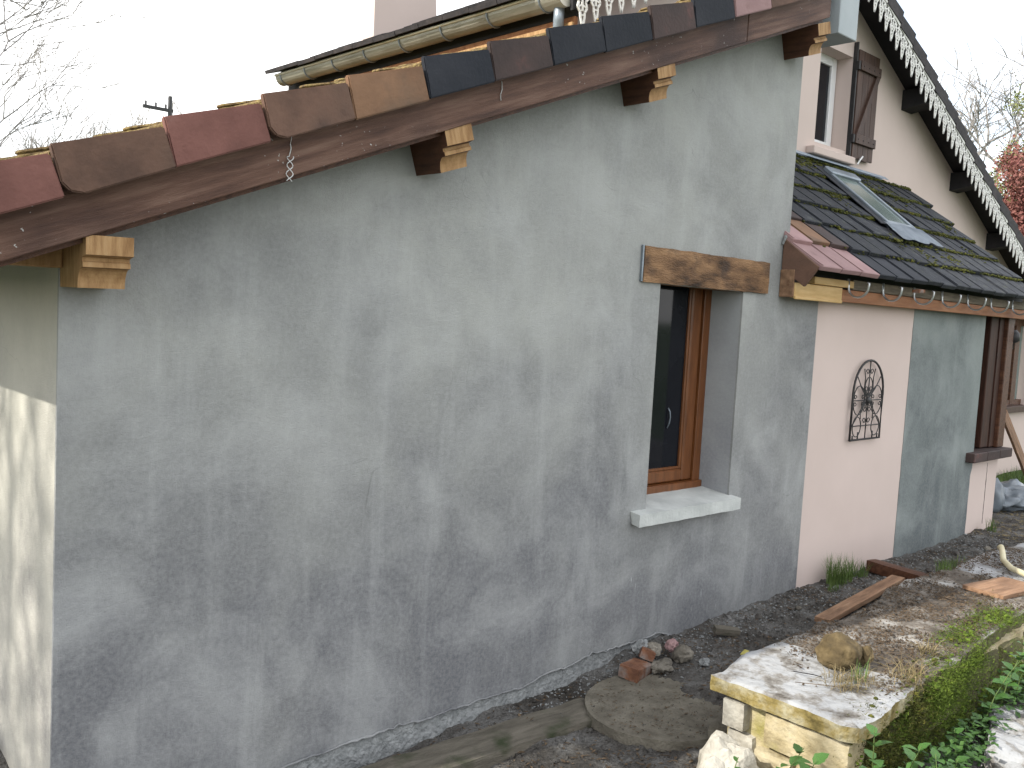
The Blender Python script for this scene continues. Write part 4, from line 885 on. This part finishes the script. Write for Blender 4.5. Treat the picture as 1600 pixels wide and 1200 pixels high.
# ------------------------------------------------------------------ on the path
def put(name, bm, m, label, cat, loc=(0, 0, 0), rot=(0, 0, 0), smooth=False, grp=None):
    o = link(name, tomesh(bm, name, smooth), m, None, loc); o.rotation_euler = rot; return tag(o, label, cat, grp)
put('timber_beam', rough(-.82, .82, -.095, .095, -.085, 0, .03, .005, 2, 8, .14), M['plank'], 'long mud-caked timber beam lying along the foot of the grey wall', 'beam', (1.33, -.235, -.078), (0, .0, -.048))
sb = bmesh.new(); nr, na_ = 10, 48; rings = []
for i in range(nr + 1):
    r_ = i / nr; rings.append([sb.verts.new((r_ * .37 * math.cos(t) * (1 + .015 * noise.noise(Vector((math.cos(t) * 3, math.sin(t) * 3, 0)))), r_ * .33 * math.sin(t), .003 * noise.noise(Vector((r_ * 9 * math.cos(t), r_ * 9 * math.sin(t), 0))))) for t in [2 * PI * k / na_ for k in range(na_)]])
for a, c_ in zip(rings, rings[1:]):
    for k in range(na_):
        try: sb.faces.new((a[k], a[(k + 1) % na_], c_[(k + 1) % na_], c_[k]))
        except ValueError: pass
low = [sb.verts.new((v.co.x * 1.01, v.co.y * 1.01, -.045)) for v in rings[-1]]
for k in range(na_): sb.faces.new((rings[-1][k], rings[-1][(k + 1) % na_], low[(k + 1) % na_], low[k]))
bmesh.ops.remove_doubles(sb, verts=sb.verts, dist=1e-4)
put('round_slab', sb, M['slab'], 'large round cast cement slab lying on the path between beam and low wall', 'slab', (2.36, -.47, -.062), (.01, -.01, 0))
put('brick', rough(-.085, .085, -.05, .05, -.03, .03, .02, .004, 5, 16, .15), M['brick'], 'broken orange brick smeared with mortar, leftmost of the rubble at the wall foot', 'brick', (2.50, -.19, -.035), (.08, .1, .25))
put('brick', rough(-.05, .05, -.035, .035, -.025, .025, .02, .004, 9, 16, .2), M['brick'], 'small brick fragment leaning behind the broken orange brick', 'brick', (2.63, -.15, .0), (.3, .25, .7))
for k, (x, y, z, s, m_, lab) in enumerate(((2.70, -.13, .0, (.04, .035, .035), 'stone_d', 'ochre rubble stone against the wall foot behind the brick'), (2.80, -.165, .012, (.035, .03, .03), 't_pink', 'small pink tile shard among the rubble by the wall'), (2.80, -.235, -.010, (.055, .045, .045), 'stone_d', 'pale angular stone at the right end of the rubble'), (2.62, -.25, -.025, (.06, .04, .03), 'stone_d', 'grey flat rubble stone in front of the broken brick'), (2.66, -.09, .01, (.05, .03, .04), 'plinth', 'dark mortar lump pressed against the wall plinth'), (2.85, -.33, -.03, (.03, .025, .02), 'plinth', 'small grey mortar lump on the path right of the rubble'))):
    put('rubble_stone', rockbm((0, 0, 0), s, k + 30, 3, .45), M[m_], lab, 'stone', (x, y, z), grp='rubble at the wall foot')
put('timber_offcut', rough(-.07, .07, -.02, .02, -.02, .02, .02, .004, 12, 14, .25), M['plank'], 'short dark timber offcut half buried near the grey wall', 'timber', (3.22, -.20, .012), (.2, .1, -.6))
put('cobble', rough(-.06, .06, -.05, .05, -.04, .03, .02, .006, 13, 12, .35), M['slab'], 'dark square stone wedged between round slab and low wall end', 'stone', (2.32, -.80, -.045), (0, 0, .3))
put('plank', rough(-.60, .60, -.042, .042, 0, .028, .03, .0015, 3, 8, .15), M['oldplank'], 'long brown plank lying on the ground with its end on the coping', 'plank', (4.32, -.395, .035), (0, -.01, .105))
put('dark_beam', rough(-.24, .24, -.05, .05, 0, .075, .03, .003, 4, 8, .15), M['darkwood'], 'short dark reddish beam lying from the wall towards the low wall', 'beam', (5.07, -.29, .008), (0, 0, -1.75))
put('fallen_leaf', rough(-.035, .035, -.012, .012, 0, .006, .012, .003, 3, 30, .3), M['yellow'], 'bright yellow leaf lying on the dark soil path', 'leaf', (3.02, -.44, .012), (0, 0, .3))
put('corner_stone', rockbm((0, 0, 0), (.14, .13, .20), 41, 4, .3), M['stone_w'], 'big pale stone at the end of the low wall in the near corner', 'stone', (2.0, -1.02, -.115), (0, 0, .2))
put('corner_stone', rockbm((0, 0, 0), (.09, .12, .10), 47, 4, .4), M['stone_y'], 'ochre stone behind the nettles below the wall end', 'stone', (2.06, -1.16, -.13), (0, 0, .2))
PL = ['pebble between the tall grass tuft and the long plank', 'pebble touching the long plank near its middle', 'pebble beside the grass at the pink wall, left of the dark beam', 'pebble to the right of the dark beam end', 'pebble on the coping side of the dark beam', 'stone under the middle of the far grey patch', 'stone near the right edge of the far grey patch', 'stone close to the grey wall just before the pink strip', 'stone between the pink strip and the near end of the long plank', 'pebble on the bare soil next to the yellow leaf']
for k, (x, y, s) in enumerate(((4.45, -.28, .02), (4.62, -.34, .018), (4.85, -.22, .02), (5.45, -.30, .02), (5.3, -.42, .017), (6.1, -.22, .03), (6.5, -.3, .025), (3.6, -.15, .02), (3.9, -.22, .018), (3.35, -.35, .016))):
    put('path_stone', rockbm((0, 0, 0), (s * 1.3, s, s * .8), k + 60, 2, .4), M['chip' if k % 2 else 'stone_d'], 'small loose ' + PL[k], 'stone', (x, y, gz(x, y) + .012), grp='loose path stones')
stuff(scatter('slab_litter', M['litter'], 380, (2.0, 2.72), (-.8, -.15), .008, 'leaf', 33, lambda x, y: -.064, dens=lambda x, y: 1 if ((x - 2.36) / .35) ** 2 + ((y + .47) / .31) ** 2 < 1 else 0), 'dark leaf scraps scattered over the round slab', 'leaves')
stuff(scatter('slab_crumbs', M['chip'], 400, (2.0, 2.72), (-.8, -.15), .004, 'chip', 34, lambda x, y: -.063, dens=lambda x, y: 1 if ((x - 2.36) / .35) ** 2 + ((y + .47) / .31) ** 2 < 1 else 0), 'soil crumbs scattered over the round slab', 'soil')
# concrete rubble in the garden at the right
put('concrete_lump', rough(-.30, .30, -.17, .17, -.25, .02, .03, .022, 22, 9, .25), M['coping_clean'], 'pale broken concrete slab lying in the garden below the mossy wall side', 'concrete', (3.26, -1.66, -.02), (.05, .04, .3))
CL = ['pale concrete fragment nearest the wall side, left of the broken slab', 'pale concrete fragment touching the left end of the broken slab', 'pale concrete fragment farthest left among the nettles', 'small concrete fragment tucked between slab and mossy wall']
for k, (x, y, s) in enumerate(((2.86, -1.60, .05), (2.93, -1.66, .04), (2.80, -1.68, .045), (2.93, -1.53, .035))):
    put('concrete_piece', rockbm((0, 0, 0), (s * 1.2, s, s * .6), k + 80, 3, .4), M['stone_w'], CL[k], 'concrete', (x, y, -.13 + s * .3), grp='concrete fragments in the garden')

# ------------------------------------------------------------------ nettles and ground cover
def leaf_mesh(name, n=7, lobed=True):
    b = bmesh.new(); L_ = 1.0; mid = []; lf = []; rt2 = []
    for k in range(n + 1):
        t = k / n; wdt = .36 * math.sin(PI * min(1, t * 1.02) ** .75) * (1 + (.16 if (k % 2 and lobed) else -.04)) if 0 < k < n else 0.0
        z = -.25 * t * t + .05 * math.sin(PI * t)
        mid.append(b.verts.new((t * L_, 0, z)))
        lf.append(b.verts.new((t * L_ + .03, wdt, z + .10 * wdt)) if wdt else None); rt2.append(b.verts.new((t * L_ + .03, -wdt, z + .10 * wdt)) if wdt else None)
    for k in range(n):
        for sd_ in (lf, rt2):
            vs_ = [v for v in (mid[k], mid[k + 1], sd_[k + 1], sd_[k]) if v]
            if len(vs_) >= 3: b.faces.new(vs_)
    return tomesh(b, name, True)
LM = leaf_mesh('nettle_leaf'); LM2 = leaf_mesh('plant_leaf', 5, False)
def plant(name, loc, h, nl, ls, label, seed, m='leaf', lean=(0, 0), mesh=None):
    q = random.Random(seed); root = thing(name, label, 'plant', loc)
    st = tube([(lean[0] * t * t * h, lean[1] * t * t * h, h * t) for t in (0, .25, .5, .75, 1)], [.003, .0028, .0024, .002, .0014], 5); link('stem', tomesh(st, 'stem', True), M['stem'], root)
    for k in range(nl):
        t = .22 + .78 * (k // 2 + 1) / (nl // 2 + .5); t = min(t, 1); a = (k % 2) * PI + (k // 2) * 1.45 + q.uniform(-.3, .3); s = ls * (1.15 - .45 * t) * q.uniform(.8, 1.2)
        o = link('leaf', mesh or LM, [M[m]], root, (lean[0] * t * t * h, lean[1] * t * t * h, h * t), objmat=True); o.rotation_euler = (q.uniform(-.3, .3), -.25 - .35 * t + q.uniform(-.25, .25), a); o.scale = (s, s, s)
    return root
NP = [((1.98, -1.30, -.25), .44, 14, .075, 'nettle at the corner of the low wall, tallest of the near clump'), ((1.98, -1.20, -.25), .42, 12, .065, 'nettle with broad leaves in front of the pale corner stone'), ((1.93, -1.07, -.22), .30, 12, .035, 'small feathery weed at the bottom edge left of the nettles'), ((2.03, -1.36, -.25), .38, 12, .07, 'nettle leaning below the rounded end of the coping'),
      ((2.15, -1.50, -.24), .58, 16, .075, 'leafy nettle standing against the dark garden side of the wall end'), ((2.30, -1.51, -.24), .50, 14, .07, 'upright nettle just right of the coping corner'), ((2.48, -1.60, -.22), .34, 12, .07, 'dark green nettle between wall and garden, third from the corner'), ((2.62, -1.56, -.22), .32, 10, .065, 'low nettle under the first bright moss patch'),
      ((2.84, -1.52, -.18), .25, 10, .06, 'small nettle below the middle of the mossy wall'), ((1.98, -1.60, -.3), .30, 10, .075, 'nettle cut by the lower picture edge under the wall end'), ((3.25, -1.46, -.1), .40, 10, .065, 'bright leafed plant growing up the right part of the mossy side'), ((3.42, -1.46, -.1), .40, 10, .07, 'tall leafy plant by the mossy wall at the right picture edge'), ((3.6, -1.46, -.1), .38, 10, .07, 'rearmost leafy plant against the mossy wall'), ((3.0, -1.50, -.15), .20, 8, .06, 'small plant between the mossy wall and the broken concrete')]
for k, (loc, h, nl, ls, lab) in enumerate(NP): plant('nettle', loc, h, nl, ls, lab, k + 3, 'leaf' if k % 3 else 'leaf', (random.uniform(-.3, .3), random.uniform(-.3, .15)))
def mass(name, m, n_, xr, yf, zr, size, seed):
    q = random.Random(seed); V = []; F = []
    for k in range(n_):
        x = q.uniform(*xr); y = yf(x) + q.gauss(0, .05); z = q.uniform(*zr); s = size * q.uniform(.5, 1.2); a = q.uniform(0, 2 * PI); e = q.uniform(-.5, .6); d = Vector((math.cos(a) * math.cos(e), math.sin(a) * math.cos(e), math.sin(e))); sd_ = Vector((-math.sin(a), math.cos(a), q.uniform(-.4, .4))) * .32
        c = Vector((x, y, z)); b0 = len(V); V += [tuple(c), tuple(c + (d * .45 + sd_) * s), tuple(c + d * s - Vector((0, 0, .15 * s))), tuple(c + (d * .45 - sd_) * s)]; F.append((b0, b0 + 1, b0 + 2, b0 + 3))
    me = bpy.data.meshes.new(name); me.from_pydata(V, [], F); me.update(); return link(name, me, m)
stuff(mass('ground_cover', M['leafdark'], 3400, (2.2, 4.4), lambda x: -1.50 - .05 * math.sin(x * 3), (-.3, .06), .038, 2), 'tangled ivy and weeds along the garden side of the low wall', 'ground cover')
stuff(mass('ground_cover', M['leafdark'], 1500, (2.0, 4.6), lambda x: -1.85 + .25 * math.sin(x * 5), (-.34, -.2), .04, 4), 'low green weeds over the garden soil at the lower right', 'ground cover')
stuff(scatter('garden_grass', M['straw'], 900, (2.2, 3.4), (-1.75, -1.42), .20, 'blade', 22, lambda x, y: -.27), 'dead grass stalks among the nettles beside the low wall', 'grass')
stuff(scatter('far_grass', M['grass'], 9000, (8.6, 12.5), (-.9, .95), .12, 'blade', 24), 'green grass strip beyond the plastic sheet', 'grass')

# ------------------------------------------------------------------ trees
def bare_tree(name, loc, h, seed, label, spread=.9, depth=6, r0=.08, lift=.35, trunk=.3, twigr=.008, grp=None, fork=3):
    q = random.Random(seed); root = thing(name, label, 'tree', loc, grp); tb = bmesh.new(); V = []; F = []
    def seg(p, a, ra, rb, b=None):
        nonlocal V, F
        d = (a - p).normalized(); u = d.cross(Vector((.3, .5, .81))).normalized(); w_ = d.cross(u); b0 = len(V); s = 3 if ra < .03 else 6
        for c, r_ in ((p, ra), (a, rb)):
            for k in range(s): t = 2 * PI * k / s; V.append(tuple(c + (u * math.cos(t) + w_ * math.sin(t)) * r_))
        for k in range(s): F.append((b0 + k, b0 + (k + 1) % s, b0 + s + (k + 1) % s, b0 + s + k))
    def grow(p, d, ln, r, dep):
        n_ = 4; cur = p; dd = d.copy()
        for k in range(n_):
            dd = (dd + Vector((q.gauss(0, .14), q.gauss(0, .14), q.gauss(0, .08) + .04 * lift))).normalized(); nx_ = cur + dd * ln / n_
            ra = max(r * (1 - .12 * k), twigr); rb = max(r * (1 - .12 * (k + 1)), twigr); seg(cur, nx_, ra, rb); cur = nx_
            if dep > 0 and k > 0 and q.random() < .75:
                ax = Vector((q.gauss(0, 1), q.gauss(0, 1), q.gauss(0, .4))).normalized(); sd_ = (dd + ax * spread * q.uniform(.6, 1.1)).normalized(); grow(cur, sd_, ln * q.uniform(.5, .75), r * .5, dep - 1)
        if dep > 0:
            for k in range(fork - 1):
                ax = Vector((q.gauss(0, 1), q.gauss(0, 1), q.gauss(0, .4))).normalized(); grow(cur, (dd + ax * spread * .7).normalized(), ln * q.uniform(.6, .8), r * .6, dep - 1)
    th = h * trunk; tr_obj = None
    tpts = [(0, 0, -.3), (.03 * h * q.uniform(-.3, .3), 0, th * .5), (0, 0, th)]
    tr_obj = link('trunk', tomesh(tube(tpts, [r0 * 1.25, r0 * 1.05, r0 * .9], 8), 'trunk', True), M['bark'], root)
    for k in range(4): a = 2 * PI * k / 4 + q.uniform(-.4, .4); grow(Vector((0, 0, th)), Vector((math.cos(a) * spread * .8, math.sin(a) * spread * .8, 1)).normalized(), h * .30, r0 * .6, depth - 2)
    grow(Vector((0, 0, th)), Vector((0, 0, 1)), h * .34, r0 * .7, depth - 2)
    kk = h / max(v[2] for v in V)
    me = bpy.data.meshes.new('crown'); me.from_pydata([(a * kk, b_ * kk, c_ * kk) for a, b_, c_ in V], [], F); me.update(); link('crown', me, M['bark'], root)
    for v in tr_obj.data.vertices: v.co *= kk
    return root
bare_tree('bare_tree', (.9, 9.5, 0), 7.6, 5, 'bare tree whose twigs reach into the upper left corner', .9, 6, .07, twigr=.0045)
bare_tree('bare_tree', (3.4, 14.5, 0), 5.9, 8, 'bare tree low at the left edge above the roof line', .75, 6, .06, lift=.8, twigr=.005)
bare_tree('bare_tree', (24.8, 6.3, 0), 9.4, 12, 'wide bare tree beyond the roof at the right edge', 1.0, 6, .16, lift=.3, trunk=.32, twigr=.008)
bare_tree('poplar', (14.9, 40, 0), 9.9, 15, 'slender far bare tree close to the left of the utility pole', .4, 5, .13, lift=1.5, twigr=.012)
bare_tree('poplar', (13.4, 41, 0), 9.3, 16, 'slender far bare tree, leftmost of the three above the red verge tiles', .4, 5, .13, lift=1.5, twigr=.012)
bare_tree('poplar', (18.3, 42, 0), 11.3, 17, 'slender far bare tree right of the utility pole', .4, 5, .13, lift=1.5, twigr=.012)
bare_tree('bare_tree', (-7.2, 2.6, 0), 8.2, 23, 'bare tree past the left picture edge, its twigs dappling the cream side wall with shade', .8, 6, .09, twigr=.010)
def leaf_tree(name, loc, rad, zc, m, n_, label, seed, size=.09):
    q = random.Random(seed); root = thing(name, label, 'tree', loc); V = []; F = []
    cl = [Vector((q.gauss(0, .45), q.gauss(0, .45), q.gauss(0, .5))) for k in range(70)]
    for k in range(n_):
        c0 = q.choice(cl); c = c0 + Vector((q.gauss(0, .13), q.gauss(0, .13), q.gauss(0, .10))); c = Vector((c.x * rad[0], c.y * rad[1], c.z * rad[2] + zc)); s = size * q.uniform(.5, 1.2)
        d = Vector((q.gauss(0, 1), q.gauss(0, 1), q.gauss(0, 1))).normalized(); e = d.cross(Vector((q.gauss(0, 1), q.gauss(0, 1), q.gauss(0, 1)))).normalized() * .45; b0 = len(V)
        V += [tuple(c), tuple(c + (d * .5 + e) * s), tuple(c + d * s), tuple(c + (d * .5 - e) * s)]; F.append((b0, b0 + 1, b0 + 2, b0 + 3))
    me = bpy.data.meshes.new('crown'); me.from_pydata(V, [], F); me.update(); link('crown', me, m, root)
    tb = tube([(0, 0, -.3), (.05, .02, zc * .6), (0, 0, zc)], [.10, .07, .03], 7)
    for k in range(9): tube([(0, 0, zc * .5 + .1 * k), (cl[k].x * rad[0] * .5, cl[k].y * rad[1] * .5, zc + cl[k].z * rad[2] * .5), (cl[k].x * rad[0], cl[k].y * rad[1], zc + cl[k].z * rad[2])], [.03, .02, .008], 5, tb)
    link('trunk', tomesh(tb, 'trunk'), M['bark'], root); return root
leaf_tree('red_leaved_tree', (17.0, 3.05, 0), (.95, 1.0, 1.7), 3.5, M['red'], 42000, 'tree with dense dark red leaves beyond the black verge at the right edge', 3, .05)
leaf_tree('olive_tree', (19.0, 4.2, 0), (.9, .9, 1.5), 3.7, M['olive'], 20000, 'yellow green leafy tree behind the red one', 4, .05)
# utility pole far off
up_ = thing('utility_pole', 'dark utility pole with crossarm far off above the red verge tiles', 'pole', (12.67, 30, 0))
link('pole', tomesh(tube([(0, 0, -.3), (0, 0, 8.5)], [.12, .07], 8), 'pole'), M['black'], up_); link('crossarm', tomesh(bm_box(-.95, .1, -.05, .05, 7.95, 8.06), 'crossarm'), M['black'], up_)
for k in range(3): link('insulator', tomesh(tube([(-.85 + .35 * k, 0, 8.06), (-.85 + .35 * k, 0, 8.2)], .035, 6), 'insulator'), M['black'], up_)
